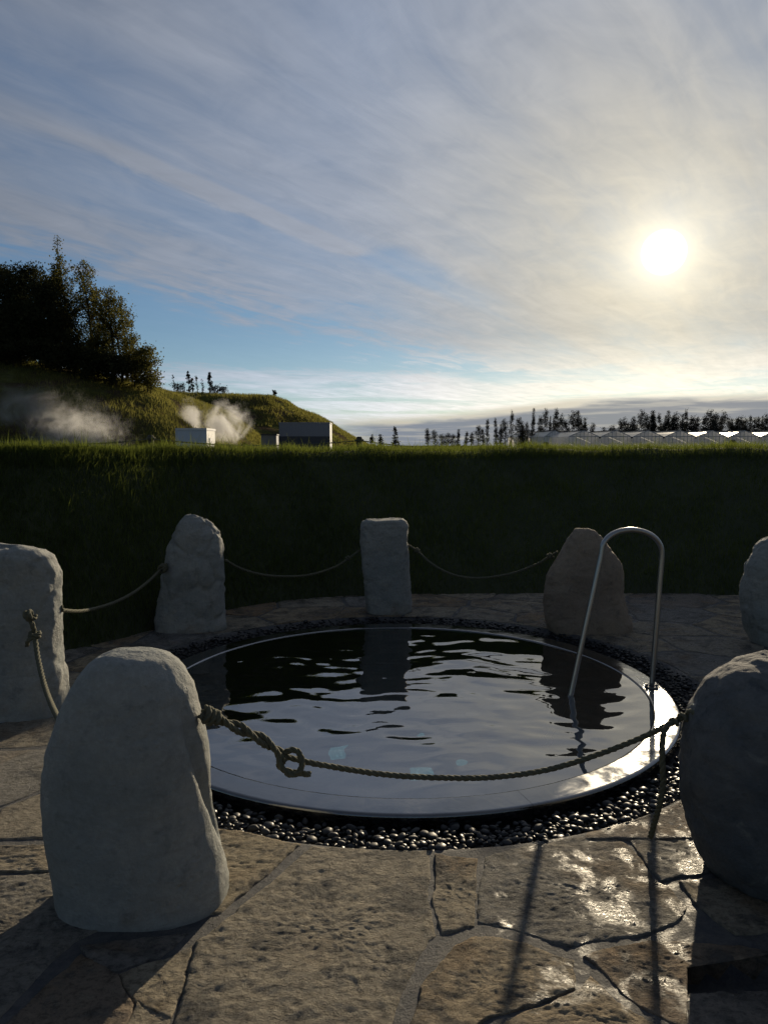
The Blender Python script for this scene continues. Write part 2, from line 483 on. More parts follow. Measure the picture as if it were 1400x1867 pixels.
M_GH_GABLE = leaf_mat('greenhouse_glazing', (0.78, 0.80, 0.82), (0.92, 0.93, 0.94), 0.75, 0.4, (0.96, 0.96, 0.96))
def roof_mat():
    m, q, out = new_mat('greenhouse_roof_glazing')
    n = q.noise(pos(q), 0.5, 3, 0.5)
    b = q.n('ShaderNodeBsdfPrincipled'); q.put(b.inputs['Base Color'], q.mix(n, (0.70, 0.72, 0.74), (0.86, 0.87, 0.88)))
    b.inputs['Roughness'].default_value = 0.28; b.inputs['IOR'].default_value = 1.9
    t = q.n('ShaderNodeBsdfTranslucent'); t.inputs[0].default_value = (0.95, 0.95, 0.95, 1)
    s_ = q.n('ShaderNodeMixShader'); s_.inputs[0].default_value = 0.55
    q.nt.links.new(b.outputs[0], s_.inputs[1]); q.nt.links.new(t.outputs[0], s_.inputs[2]); q.nt.links.new(s_.outputs[0], out.inputs['Surface'])
    return m
M_GH_ROOF = roof_mat()

def bank_mat():
    m, q, out = new_mat('bank_soil')
    n = q.noise(pos(q), 6.0, 5, 0.6)
    principled(q, out, q.mix(n, (0.022, 0.030, 0.014), (0.045, 0.055, 0.022)), 0.95)
    return m
M_BANK = bank_mat()

def hill_mat():
    m, q, out = new_mat('hillside')
    p = pos(q)
    n = q.noise(q.vm('MULTIPLY', p, (1.0, 1.0, 2.2)), 0.16, 6, 0.62, 0.8)
    f = q.noise(p, 1.6, 6, 0.7)
    c = q.mix(q.ss(n, 0.40, 0.60), (0.105, 0.078, 0.050), (0.125, 0.135, 0.042))
    c = q.mix(q.mul(q.ss(n, 0.54, 0.70), 0.8), c, (0.21, 0.185, 0.062))
    c = q.mix(q.mul(q.ss(f, 0.35, 0.7), 0.6), c, q.vm('SCALE', c, s=0.45))
    principled(q, out, c, 1.0, q.bump(f, 1.0, 0.5), Specular_IOR_Level=0.0)
    return m
M_HILL = hill_mat()

def ground_mat():
    m, q, out = new_mat('field')
    p = pos(q)
    n = q.noise(p, 0.05, 6, 0.6)
    principled(q, out, q.mix(n, (0.05, 0.055, 0.022), (0.095, 0.085, 0.038)), 1.0, Specular_IOR_Level=0.0)
    return m
M_FIELD = ground_mat()

def water_mat():
    m, q, out = new_mat('pool_water')
    fr = q.n('ShaderNodeFresnel'); fr.inputs['IOR'].default_value = 1.33
    p = pos(q)
    n = q.bump(q.noise(q.vm('MULTIPLY', p, (1.0, 1.6, 1.0)), 7.0, 2, 0.5, 0.5), 0.02, 0.02)
    q.put(fr.inputs['Normal'], n)
    gl = q.n('ShaderNodeBsdfGlossy'); gl.inputs['Roughness'].default_value = 0.015; q.put(gl.inputs['Normal'], n)
    rf = q.n('ShaderNodeBsdfRefraction'); rf.inputs['IOR'].default_value = 1.33; rf.inputs['Roughness'].default_value = 0.0
    rf.inputs['Color'].default_value = (0.55, 0.72, 0.74, 1); q.put(rf.inputs['Normal'], n)
    mx = q.n('ShaderNodeMixShader')
    q.put(mx.inputs[0], q.m('MULTIPLY_ADD', fr.outputs[0], 0.68, 0.32))
    q.nt.links.new(rf.outputs[0], mx.inputs[1]); q.nt.links.new(gl.outputs[0], mx.inputs[2])
    q.nt.links.new(mx.outputs[0], out.inputs['Surface'])
    return m
M_WATER = water_mat()

def lamp_mat():
    m, q, out = new_mat('underwater_lamp')
    e = q.n('ShaderNodeEmission'); e.inputs['Strength'].default_value = 0.17
    n = q.voro(objc(q), 42.0)
    q.put(e.inputs['Color'], q.mix(q.ss(n, 0.2, 0.5), (0.45, 0.95, 1.0), (0.18, 0.55, 0.60)))
    q.nt.links.new(e.outputs[0], out.inputs['Surface'])
    return m
M_LAMP = lamp_mat()

def steam_mat(name, dens, scale, seed):
    m, q, out = new_mat(name)
    tcx = q.n('ShaderNodeTexCoord')
    p = tcx.outputs['Generated']
    c = q.vm('SCALE', q.vm('SUBTRACT', p, (0.5, 0.5, 0.5)), s=2.0)
    r = q.vm('LENGTH', c)
    n = q.noise(q.vm('ADD', q.n('ShaderNodeNewGeometry').outputs['Position'], (seed, seed * 2, 0.0)), scale, 5, 0.62, 0.8)
    fall = q.ss(r, 1.0, 0.25)
    dn = q.mul(q.mul(q.ss(q.add(n, q.mul(fall, 0.22)), 0.50, 0.86), fall), dens)
    vv = q.n('ShaderNodeVolumePrincipled')
    vv.inputs['Color'].default_value = (0.96, 0.96, 0.97, 1)
    vv.inputs['Anisotropy'].default_value = 0.35
    q.put(vv.inputs['Density'], dn)
    q.nt.links.new(vv.outputs[0], out.inputs['Volume'])
    return m

# ------------------------------------------------------------------ the ground out to the horizon
POOL = Vector((0.11, 4.52, 0.0))
RIM_IN, RIM_OUT, PEB_OUT = 1.48, 1.632, 1.88

def ring_sheet(name, radii, seg, zf, mat, center=POOL, smooth=True):
    V, Fc = [], []
    for r in radii:
        for k in range(seg):
            a = 2 * math.pi * k / seg
            x, y = center.x + r * math.cos(a), center.y + r * math.sin(a)
            V.append((x, y, zf(x, y, r)))
    for i in range(len(radii) - 1):
        for k in range(seg):
            a0, a1 = i * seg + k, i * seg + (k + 1) % seg
            Fc.append((a0, a1, a1 + seg, a0 + seg))
    return link(name, mesh(name, V, Fc, mat, smooth))

tag(ring_sheet('ground', [5.5, 8, 12, 20, 40, 80, 160, 320, 640, 1300, 2600, 6000], 96, lambda x, y, r: -0.35, M_FIELD), kind='structure')

HOLE = [at(*p, z=0) for p in ((1247, 1749), (1460, 1744), (1460, 1792), (1252, 1807))]
HC = sum(HOLE, Vector()) / 4
HOLE2 = [HC + (p - HC) * Vector((1.1, 1.1, 1)).x + (p - HC).normalized() * 0.03 for p in HOLE]
def inside(poly, x, y):
    c = False; n = len(poly)
    for i in range(n):
        a, b = poly[i], poly[i - 1]
        if (a[1] > y) != (b[1] > y) and x < (b[0] - a[0]) * (y - a[1]) / (b[1] - a[1]) + a[0]: c = not c
    return c
def bed_z(x, y, r):
    if r < PEB_OUT + 0.005: return -0.115
    if inside(HOLE2, x, y): return -0.085
    return -0.0056 + 0.0012 * fbm(x * 9, y * 9, 0.3, 4) if r < 4.2 else -0.02
radii = [1.60, 1.75, 1.885, 1.90] + [1.90 + 0.03 * i for i in range(1, 50)] + [3.6, 4, 4.5, 5.5, 7.0]
paving = ring_sheet('paving', radii, 460, bed_z, M_MORTAR)
tag(paving, kind='structure')

# ------------------------------------------------------------------ flagstones
def slab(poly, seed, thick=0.05, step=0.028, rough=1.0, joint=0.0):
    P = [Vector((p[0], p[1])) for p in poly]
    c = sum(P, Vector((0, 0))) / len(P)
    if joint < 0:
        P = [p + (p - c).normalized() * -joint for p in P]
    elif joint:
        P = [c + (p - c) * max(0.6, 1 - joint / max(0.05, (p - c).length)) for p in P]
    # densify the outline and make it ragged
    out = []
    for i, p in enumerate(P):
        nx = P[(i + 1) % len(P)]
        n = max(1, int((nx - p).length / step))
        for k in range(n):
            s = p.lerp(nx, k / n)
            dr = fbm(s.x * 5, s.y * 5, seed * 1.7, 3) * 0.014 + fbm(s.x * 24, s.y * 24, seed, 2) * 0.005
            out.append(s + (s - c).normalized() * dr)
    n = len(out)
    rad = max((p - c).length for p in out)
    nr = max(3, int(rad / (step * 1.15)))
    scales = [1.0, 1.0, 0.985, 0.965] + [0.965 * (1 - (i / nr)) for i in range(1, nr)]
    rs = random.Random(seed)
    tx, ty, z0 = rs.uniform(-.006, .006), rs.uniform(-.006, .006), rs.uniform(-.001, .0015)
    V, Fc = [], []
    for j, s in enumerate(scales):
        for p in out:
            x, y = c.x + (p.x - c.x) * s, c.y + (p.y - c.y) * s
            if j == 0: z = -thick
            else:
                f1 = fbm(x * 3.2, y * 3.2, seed * 2.3, 3)
                f2 = fbm(x * 12 + y * 6, y * 19 - x * 6, seed * 2.3 + 5, 4)
                f3 = fbm(x * 40, y * 58, seed * 1.3 + 9, 3)
                z = z0 + tx * (x - c.x) + ty * (y - c.y) + rough * (0.0030 * f1 + 0.0024 * f2 + 0.0019 * f3)
                z = max(z, -0.0036)
                z -= (0.0075, 0.002, 0.0004)[j - 1] if j <= 3 else 0
            V.append((x - c.x, y - c.y, z))
    m0 = len(V); V.append((0, 0, z0))
    for j in range(len(scales) - 1):
        for k in range(n):
            a, b = j * n + k, j * n + (k + 1) % n
            Fc.append((a, b, b + n, a + n))
    L = (len(scales) - 1) * n
    for k in range(n): Fc.append((L + k, L + (k + 1) % n, m0))
    o = link('flagstone', mesh('flagstone', V, Fc, M_SLAB, True), paving, (c.x, c.y, 0))
    return o

def ccw(P):
    a = sum(P[i - 1][0] * P[i][1] - P[i][0] * P[i - 1][1] for i in range(len(P)))
    return P if a > 0 else P[::-1]

HAND = [
    [(568, 1543), (780, 1549), (785, 1596), (780, 1640), (795, 1703), (757, 1753), (721, 1842), (700, 1915), (300, 1915), (338, 1806), (357, 1716), (420, 1670), (500, 1605)],
    [(405, 1512), (548, 1538), (400, 1664), (330, 1672), (215, 1662), (190, 1560), (300, 1512)],
    [(-250, 1542), (165, 1540), (178, 1586), (-300, 1594)],
    [(-240, 1604), (105, 1592), (180, 1596), (190, 1690), (125, 1716), (-10, 1862), (-260, 1915)],
    [(150, 1724), (345, 1700), (290, 1745), (215, 1768), (172, 1748)],
    [(148, 1738), (212, 1778), (242, 1830), (205, 1915), (-10, 1915), (0, 1875)],
    [(350, 1722), (332, 1800), (308, 1850), (255, 1818), (226, 1774), (300, 1752)],
    [(252, 1830), (302, 1862), (292, 1915), (216, 1915)],
    [(880, 1560), (1000, 1536), (1112, 1518), (1150, 1548), (1190, 1604), (1215, 1614), (1250, 1650), (1225, 1680), (1160, 1704), (1085, 1710), (1040, 1724), (960, 1700), (872, 1680)],
    [(1125, 1510), (1165, 1490), (1225, 1480), (1300, 1488), (1420, 1500), (1420, 1582), (1240, 1594), (1207, 1602), (1165, 1550)],
    [(1238, 1606), (1420, 1592), (1500, 1684), (1340, 1700), (1270, 1644)],
    [(1100, 1730), (1170, 1716), (1350, 1722), (1420, 1738), (1246, 1748), (1248, 1800), (1250, 1872), (1230, 1862), (1140, 1805), (1096, 1764), (1064, 1742)],
    [(868, 1706), (955, 1722), (1042, 1750), (1046, 1800), (960, 1830), (880, 1860), (820, 1915), (735, 1915), (775, 1792), (830, 1728)],
    [(1076, 1778), (1120, 1828), (1228, 1884), (1230, 1915), (850, 1915), (960, 1842), (1056, 1810)],
    [(1262, 1814), (1470, 1800), (1480, 1915), (1250, 1915)],
    [(795, 1560), (868, 1567), (864, 1686), (806, 1702), (794, 1640)],
    [(1432, 1500), (1700, 1500), (1900, 1720), (1520, 1720), (1432, 1598)],
]
for i, poly in enumerate(HAND):
    pts = [at(a, b, z=0) for a, b in poly]
    s = slab(ccw([(p.x, p.y) for p in pts]), 31 + i * 3, 0.15 if i in (11, 14) else 0.05, 0.0105, 1.4, -0.009)

def clip(poly, nx, ny, c):
    """keep nx*x+ny*y <= c"""
    out = []
    for i in range(len(poly)):
        a, b = poly[i - 1], poly[i]
        da, db = nx * a[0] + ny * a[1] - c, nx * b[0] + ny * b[1] - c
        if (da <= 0) != (db <= 0):
            t = da / (da - db)
            out.append((a[0] + (b[0] - a[0]) * t, a[1] + (b[1] - a[1]) * t))
        if db <= 0: out.append(b)
    return out

seeds = []
rs = random.Random(4)
for ring, (r, n) in enumerate(((2.12, 22), (2.62, 25), (3.2, 27), (3.85, 30), (4.6, 32), (5.4, 34))):
    for k in range(n):
        a = 2 * math.pi * (k + 0.5 * (ring % 2) + rs.uniform(-.32, .32)) / n
        rr = r + rs.uniform(-.14, .14)
        seeds.append((POOL.x + rr * math.cos(a), POOL.y + rr * math.sin(a)))
for si, (sx, sy) in enumerate(seeds):
    if sy < -0.9 or math.hypot(sx - POOL.x, sy - POOL.y) > 4.9 and sy > 3: continue
    zones = [(2.70, 99), (-99, 1.70)] if 1.2 < sy < 3.3 else ([(2.70, 99)] if sy > 2.7 else [(-99, 1.70)])
    for lo, hi in zones:
        poly = [(sx - 1.2, sy - 1.2), (sx + 1.2, sy - 1.2), (sx + 1.2, sy + 1.2), (sx - 1.2, sy + 1.2)]
        for tx_, ty_ in seeds:
            dx_, dy_ = tx_ - sx, ty_ - sy
            if 0 < dx_ * dx_ + dy_ * dy_ < 4:
                poly = clip(poly, dx_, dy_, (tx_ * tx_ + ty_ * ty_ - sx * sx - sy * sy) / 2)
                if len(poly) < 3: break
        if len(poly) < 3: continue
        poly = clip(poly, 0, -1, -lo) if lo > -50 else poly
        poly = clip(poly, 0, 1, hi) if hi < 50 and len(poly) >= 3 else poly
        if len(poly) < 3: continue
        # densify, then push out of the pebble ring
        dn = []
        for i in range(len(poly)):
            a, b = poly[i - 1], poly[i]
            for k in range(4): dn.append((a[0] + (b[0] - a[0]) * k / 4, a[1] + (b[1] - a[1]) * k / 4))
        q2 = []
        for x, y in dn:
            r = math.hypot(x - POOL.x, y - POOL.y)
            if r < PEB_OUT + 0.015:
                s = (PEB_OUT + 0.015) / max(r, 0.01)
                x, y = POOL.x + (x - POOL.x) * s, POOL.y + (y - POOL.y) * s
                if not (lo < y + 1e-6 and y < hi + 1e-6): continue
            q2.append((x, y))
        if len(q2) < 4: continue
        area = abs(sum(q2[i - 1][0] * q2[i][1] - q2[i][0] * q2[i - 1][1] for i in range(len(q2)))) / 2
        if area < 0.03: continue
        vis = sy > 2.4
        slab(ccw(q2), 200 + si, 0.05, 0.03 if vis else 0.09, 1.0, 0.014)

# ------------------------------------------------------------------ pebble bed
def ico(sub):
    bm = bmesh.new(); bmesh.ops.create_icosphere(bm, subdivisions=sub, radius=1.0)
    V = np.array([tuple(x.co) for x in bm.verts]); Fc = [[x.index for x in f.verts] for f in bm.faces]
    bm.free(); return V, Fc
IV, IF = ico(2)
protos = []
for k in range(10):
    Vp = []
    for p in IV:
        s = 1 + 0.28 * fbm(p[0] * 1.1 + k * 7, p[1] * 1.1, p[2] * 1.1, 2)
        Vp.append((p[0] * s, p[1] * s, p[2] * s))
    protos.append((np.array(Vp), mesh('pebble', Vp, IF, M_PEBBLE, True)))
beds = ring_sheet('pebble_bed', [1.61, 1.70, 1.79, 1.884], 200, lambda x, y, r: -0.088 + 0.03 * (r - 1.61) / 0.27 + 0.008 * fbm(x * 9, y * 9, 1, 2), M_PEBBLE)
tag(beds, kind='structure')
cells = {}
peb = []
rs = random.Random(9)
for layer in range(2):
    tries = 14000 if layer == 0 else 9000
    used = []
    grid = {}
    for _ in range(tries):
        a = rs.uniform(0, 2 * math.pi); r = math.sqrt(rs.uniform(1.655 ** 2, (1.865 + 0.012 * math.sin(a * 23) + 0.010 * math.sin(a * 57)) ** 2))
        x, y = POOL.x + r * math.cos(a), POOL.y + r * math.sin(a)
        sz = rs.choice((rs.uniform(0.009, 0.015), rs.uniform(0.013, 0.021), rs.uniform(0.018, 0.028)))
        key = (int(x / 0.05), int(y / 0.05))
        ok = True
        for i in (-1, 0, 1):
            for j in (-1, 0, 1):
                for (ux, uy, us) in grid.get((key[0] + i, key[1] + j), ()):
                    if (ux - x) ** 2 + (uy - y) ** 2 < ((us + sz) * 0.78) ** 2: ok = False
        if not ok: continue
        grid.setdefault(key, []).append((x, y, sz))
        z = -0.070 + layer * 0.024 + rs.uniform(-.006, .006) + min(1, (r - 1.65) / 0.20) * 0.040
        if layer and rs.random() < 0.25: continue
        peb.append((x, y, z, sz, rs.uniform(0, 6.28), rs.uniform(-.45, .45), rs.randrange(10), rs.uniform(.55, .95), rs.uniform(.36, .6), layer))
def peb_key(t):
    hidden = (t[9] == 0) * 1.2 + (0 if -0.62 < t[0] < 1.05 else 2.0)
    return math.hypot(t[0], t[1]) + hidden
peb.sort(key=peb_key)
for t in peb[:300]:
    o = link('pebble', protos[t[6]][1], beds, (t[0], t[1], t[2]))
    o.scale = (t[3], t[3] * t[7], t[3] * t[8]); o.rotation_euler = (t[5], t[5] * .6, t[4])
AV, AL = [], []
IFA = np.array(IF); nb = 0
IV1, IF1 = ico(1); IF1 = np.array(IF1)
for t in peb[300:]:
    far = t[1] > 3.6
    base = IV1 * (1 + 0.1 * np.sin(t[4] * 5 + IV1[:, :1] * 3)) if far else protos[t[6]][0]
    mtx = np.array(Matrix.Rotation(t[4], 3, 'Z') @ Matrix.Rotation(t[5], 3, 'X'))
    AV.append((base * np.array([t[3], t[3] * t[7], t[3] * t[8]])) @ mtx.T + np.array(t[:3]))
    AL.append((IF1 if far else IFA) + nb); nb += len(base)
AL = np.concatenate(AL)
po = link('pebbles', np_mesh('pebbles', np.concatenate(AV), AL, np.full(len(AL), 3), M_PEBBLE, True), beds)
tag(po, kind='stuff')

# ------------------------------------------------------------------ the pool
pool = empty('round_pool', POOL)
tag(pool, 'round sunken hot pool with a wet dark rim between the boulders', 'pool')
def lathe(profile, a0, a1, seg, name, mat, parent, closed=True, smooth=True):
    V, Fc = [], []
    n = len(profile)
    for k in range(seg + 1):
        a = a0 + (a1 - a0) * k / seg
        for r, z in profile: V.append((r * math.cos(a), r * math.sin(a), z))
    for k in range(seg):
        for i in range(n if closed else n - 1):
            j = (i + 1) % n
            Fc.append((k * n + i, (k + 1) * n + i, (k + 1) * n + j, k * n + j)[::-1])
    if closed:
        Fc.append(tuple(range(n))); Fc.append(tuple(seg * n + i for i in reversed(range(n))))
    me = mesh(name, V, Fc, mat, smooth)
    return link(name, me, parent)
prof = [(RIM_IN, -0.09), (RIM_IN, -0.010), (RIM_IN + .002, -.005), (RIM_IN + .006, -.0015), (RIM_IN + .012, 0.0), (RIM_IN + .017, 0.0002), (1.555, 0.0006), (RIM_OUT - .019, 0.0002),
        (RIM_OUT - .014, 0.0), (RIM_OUT - .007, -.002), (RIM_OUT - .002, -.007), (RIM_OUT, -.014), (RIM_OUT, -0.09)]
for k in range(4):
    a = R(-71.6) + math.pi / 2 * k
    o = lathe(prof, a + 0.0005, a + math.pi / 2 - 0.0005, 60, 'rim_segment', M_RIM, pool)
    o.data.set_sharp_from_angle(angle=R(38))
lathe([(RIM_IN + .004, -.08), (RIM_IN + .004, -1.0)], 0, 2 * math.pi, 96, 'basin_wall', M_BASIN, pool, closed=False)
fl = MB(); fl.quad(*[((RIM_IN + .01) * math.cos(2 * math.pi * k / 64), (RIM_IN + .01) * math.sin(2 * math.pi * k / 64), -0.995) for k in range(64)])
link('basin_floor', mesh('basin_floor', fl.v, fl.f, M_BASIN), pool)

# underwater lamps on the floor of the pool, seen through the water
WZ = -0.006
def through_water(px, py, depth):
    p = at(px, py, z=WZ); dd = (p - Vector((0, 0, CAM_H))).normalized()
    h = math.hypot(dd.x, dd.y) / 1.33
    k = depth / math.sqrt(1 - h * h)
    return Vector((p.x + dd.x / 1.33 * k, p.y + dd.y / 1.33 * k, WZ - depth))
for px, py, w, dpt, rnd in ((618, 1361, .050, .075, False), (770, 1405, .060, .070, False), (841, 1382, .038, .045, True), (766, 1331, .028, .04, True)):
    c = through_water(px, py, 0.93) - POOL
    b = MB()
    n = 24 if rnd else 4
    pts = []
    for k in range(n):
        a = 2 * math.pi * (k + .5) / n
        if rnd: pts.append((w * math.cos(a), dpt * math.sin(a)))
        else: pts.append((math.copysign(w, math.cos(a)), math.copysign(dpt, math.sin(a))))
    b.v = [(c.x + x, c.y + y, -0.97) for x, y in pts] + [(c.x + x, c.y + y, -0.995) for x, y in pts]
    b.f = [tuple(range(n))] + [(i, i + n, (i + 1) % n + n, (i + 1) % n) for i in range(n)]
    link('pool_light', mesh('pool_light', b.v, b.f, M_LAMP), pool)

V, Fc = [], []
NR, NS = 150, 400
def wave(x, y):
    wx = x + 0.12 * fbm(x * 1.3, y * 1.3, 4.2, 2); wy = y + 0.12 * fbm(x * 1.3, y * 1.3, 8.8, 2)
    h = 0.0075 * fbm(wx * 1.35, wy * 2.2, 1.0, 2) + 0.0042 * fbm(wx * 3.4, wy * 5.8, 3.0, 2)
    return h
V.append((0, 0, WZ + wave(0, 0)))
for i in range(1, NR + 1):
    r = (RIM_IN + 0.001) * i / NR
    for k in range(NS):
        a = 2 * math.pi * k / NS
        x, y = r * math.cos(a), r * math.sin(a)
        fade = min(1.0, (RIM_IN - r) / 0.25 + 0.25)
        V.append((x, y, WZ + wave(x, y) * fade))
for k in range(NS): Fc.append((0, 1 + k, 1 + (k + 1) % NS))
for i in range(NR - 1):
    for k in range(NS):
        a, b = 1 + i * NS + k, 1 + i * NS + (k + 1) % NS
        Fc.append((a, a + NS, b + NS, b))
tag(link('water', mesh('water', V, Fc, M_WATER, True), None, POOL), kind='structure')

# ------------------------------------------------------------------ boulders
def boulder(label, rows, Yc, ratio, mat, seed, nexp=2.5, amp=0.03, chips=1.0, depth=None, yoff=None, crease=None, back=1.0, tilt=0.0):
    """rows: (py, left px, right px) of the outline at distance Yc, top first"""
    prof = []
    for py, xl, xr in rows:
        a, b = at(xl, py, Y=Yc), at(xr, py, Y=Yc)
        prof.append((a.z, a.x, b.x))
    prof.sort()
    zb, zt = prof[0][0], prof[-1][0]
    zs = [p[0] for p in prof]; xl = [p[1] for p in prof]; xr = [p[2] for p in prof]
    wmax = max(b - a for a, b in zip(xl, xr))
    dm = depth or wmax * ratio
    NV, NU = 84, 104
    org = Vector(((xl[0] + xr[0]) / 2, Yc, 0.0))
    Vv, Ff = [], []
    for i in range(NV + 1):
        t = i / NV
        z = zb + (zt - zb) * (1 - (1 - t) ** 1.6)
        a, b = np.interp(z, zs, xl), np.interp(z, zs, xr)
        w = (b - a) / 2
        hd = dm / 2 * (0.35 * (w * 2 / wmax) + 0.65 * min(1.0, (w * 2 / wmax) ** 0.6 * 1.08)) * (1 - 0.16 * t)
        if t > 0.93: hd *= math.sqrt(max(0.02, 1 - ((t - 0.93) / 0.072) ** 2))
        for k in range(NU):
            th = 2 * math.pi * k / NU
            cs, sn_ = math.cos(th), math.sin(th)
            ex = 2 / nexp
            x = (a + b) / 2 + w * math.copysign(abs(cs) ** ex, cs)
            y = Yc + hd * math.copysign(abs(sn_) ** ex, sn_) + tilt * (z - zb)
            Vv.append(Vector((x, y, z)))
    top_i = len(Vv); Vv.append(Vector(((xl[-1] + xr[-1]) / 2, Yc + tilt * (zt - zb), zt + 0.004)))
    bot_i = len(Vv); Vv.append(Vector((org.x, Yc, zb)))
    for i in range(NV):
        for k in range(NU):
            p, q_ = i * NU + k, i * NU + (k + 1) % NU
            Ff.append((p, q_, q_ + NU, p + NU))
    for k in range(NU):
        Ff.append((NV * NU + k, NV * NU + (k + 1) % NU, top_i)); Ff.append((k, bot_i, (k + 1) % NU))
    me = mesh('boulder', Vv, Ff, mat, True)
    nr = [Vector(x.normal) for x in me.vertices]
    for i, x in enumerate(me.vertices):
        p = x.co
        low = fbm(p.x * 2.6 + seed, p.y * 2.6, p.z * 2.2, 2) * amp
        mid = fbm(p.x * 8 + seed, p.y * 8, p.z * 7, 3) * amp * 0.34
        rid = -abs(fbm(p.x * 4 + seed * 3, p.y * 4, p.z * 2.5, 3)) * amp * 0.5
        fin = fbm(p.x * 26, p.y * 26 + seed, p.z * 26, 4) * (0.0045 if amp > 0.015 else 0.0022)
        cell = mnoise.voronoi(Vector((p.x * 4.2 + seed, p.y * 4.2, p.z * 3.2)))[0]
        chip_ = -max(0.0, 0.16 - (cell[1] - cell[0])) * amp * 2.2 * chips              # shallow broken edges between facets
        dsp = low + mid + rid + amp * 0.2 + fin + chip_
        if crease: dsp += crease(p)
        n_ = nr[i]
        x.co = p + n_ * dsp
        if i // NU <= 2 or i == bot_i: x.co.z = min(x.co.z, zb + 0.004 + 0.006 * (i // NU if i != bot_i else 0))
    for x in me.vertices: x.co -= org
    me.update()
    o = link('boulder', me, None, org)
    return tag(o, label, 'boulder', 'boulders standing round the pool')

def crease_fl(p):
    # the long fissure down the sunlit right edge
    zx = 0.30 + 0.02 * math.sin(p.z * 9)
    dy = p.y - (2.33 + 0.05 * math.sin(p.z * 6 + 1) + 0.12 * max(0, 0.45 - p.z))
    return -0.032 * math.exp(-(dy / 0.022) ** 2) * (1 if p.x > -0.72 else 0) * math.exp(-((p.z - 0.38) / 0.27) ** 4)
b_fl = boulder('large rounded grey boulder in the left foreground with the knotted rope tied to it',
        [(1188, 218, 276), (1191, 198, 296), (1198, 180, 313), (1209, 164, 327), (1226, 148, 340), (1252, 131, 353), (1300, 110, 365), (1350, 93, 374), (1400, 83, 379), (1450, 82, 381),
         (1500, 88, 391), (1550, 98, 405), (1600, 107, 415), (1638, 114, 412), (1652, 122, 400)], 2.36, 0.68, M_BASALT, 3.1, 2.4, 0.010, 0.2, crease=crease_fl)
b_l = boulder('broad flat-topped grey boulder cut off by the left edge of the picture',
        [(998, -95, 40), (1003, -115, 78), (1014, -125, 96), (1035, -130, 104), (1070, -133, 107), (1110, -135, 108), (1160, -137, 110), (1210, -138, 117), (1260, -138, 122), (1292, -135, 124), (1300, -130, 120)],
        4.08, 0.42, M_BASALT, 9.4, 3.2, 0.026)
b_bl = boulder('tall peaked boulder behind the pool on the left, ropes on both sides',
        [(937, 343, 356), (941, 333, 374), (950, 324, 386), (970, 314, 398), (1000, 304, 405), (1040, 297, 410), (1080, 289, 411), (1120, 284, 409), (1145, 284, 408), (1150, 288, 404)],
        5.97, 0.62, M_BASALT, 17.3, 2.3, 0.035, 1.4)
b_c = boulder('slim squared standing boulder behind the middle of the pool',
        [(946, 668, 734), (950, 660, 740), (958, 657, 743), (985, 656, 742), (1020, 660, 745), (1060, 663, 749), (1095, 667, 751), (1110, 668, 752), (1116, 671, 748)],
        6.62, 0.75, M_BASALT, 23.9, 3.4, 0.016)
b_br = boulder('brown triangular boulder behind the steel handrail',
        [(964, 1056, 1068), (967, 1048, 1080), (976, 1040, 1092), (1000, 1024, 1110), (1030, 1007, 1128), (1050, 998, 1134), (1080, 993, 1132), (1110, 994, 1141), (1135, 996, 1148), (1150, 1002, 1148), (1155, 1008, 1138)],
        5.95, 0.5, M_BROWN, 31.7, 2.6, 0.022)
b_fr = boulder('pale grey boulder half cut off by the right edge behind the wet paving',
        [(980, 1398, 1430), (985, 1386, 1450), (1000, 1374, 1470), (1030, 1362, 1480), (1070, 1356, 1486), (1110, 1355, 1488), (1150, 1362, 1488), (1178, 1380, 1478)],
        5.55, 0.6, M_BASALT, 41.2, 2.5, 0.028)
b_nr = boulder('dark round boulder at the right edge in front, rope end hanging beside it',
        [(1190, 1420, 1475), (1196, 1385, 1520), (1215, 1335, 1570), (1250, 1296, 1610), (1300, 1264, 1640), (1350, 1250, 1655), (1410, 1246, 1660), (1460, 1252, 1655), (1510, 1264, 1640), (1560, 1284, 1615), (1590, 1310, 1590)],
        2.50, 0.75, M_DARK, 53.3, 2.3, 0.02)

# ------------------------------------------------------------------ ropes
def rope_mesh(pts, r, step=0.012, pitch=None, seg=6, taper=False):
    C = catmull(pts, step)
    n = len(C)
    pitch = pitch or r * 7
    fr = []
    nrm = None; L = 0.0
    for i, p in enumerate(C):
        t = (C[min(i + 1, n - 1)] - C[max(i - 1, 0)]).normalized()
        if nrm is None: nrm = t.orthogonal().normalized()
        nrm = (nrm - t * nrm.dot(t)).normalized()
        if i: L += (C[i] - C[i - 1]).length
        fr.append((p, nrm.copy(), t.cross(nrm), L))
    b = MB()
    for s in range(3):
        pts2 = [p + (a * math.cos(2 * math.pi * (l / pitch + s / 3)) + c * math.sin(2 * math.pi * (l / pitch + s / 3))) * r * 0.48 for p, a, c, l in fr]
        b.tube(pts2, r * 0.56, seg)
    return b

def knot_pts(c, ax, r, turns=2.2, w=0.03):
    """a few tight turns round an axis"""
    ax = Vector(ax).normalized(); u_ = ax.orthogonal().normalized(); v_ = ax.cross(u_)
    out = []
    n = int(turns * 9)
    for i in range(n + 1):
        a = 2 * math.pi * turns * i / n
        out.append(Vector(c) + ax * (w * (i / n - .5)) + (u_ * math.cos(a) + v_ * math.sin(a)) * r)
    return out

def sag(a, b, drop, n=14):
    a, b = Vector(a), Vector(b)
    return [a.lerp(b, i / n) - Vector((0, 0, drop * 4 * (i / n) * (1 - i / n))) for i in range(n + 1)]

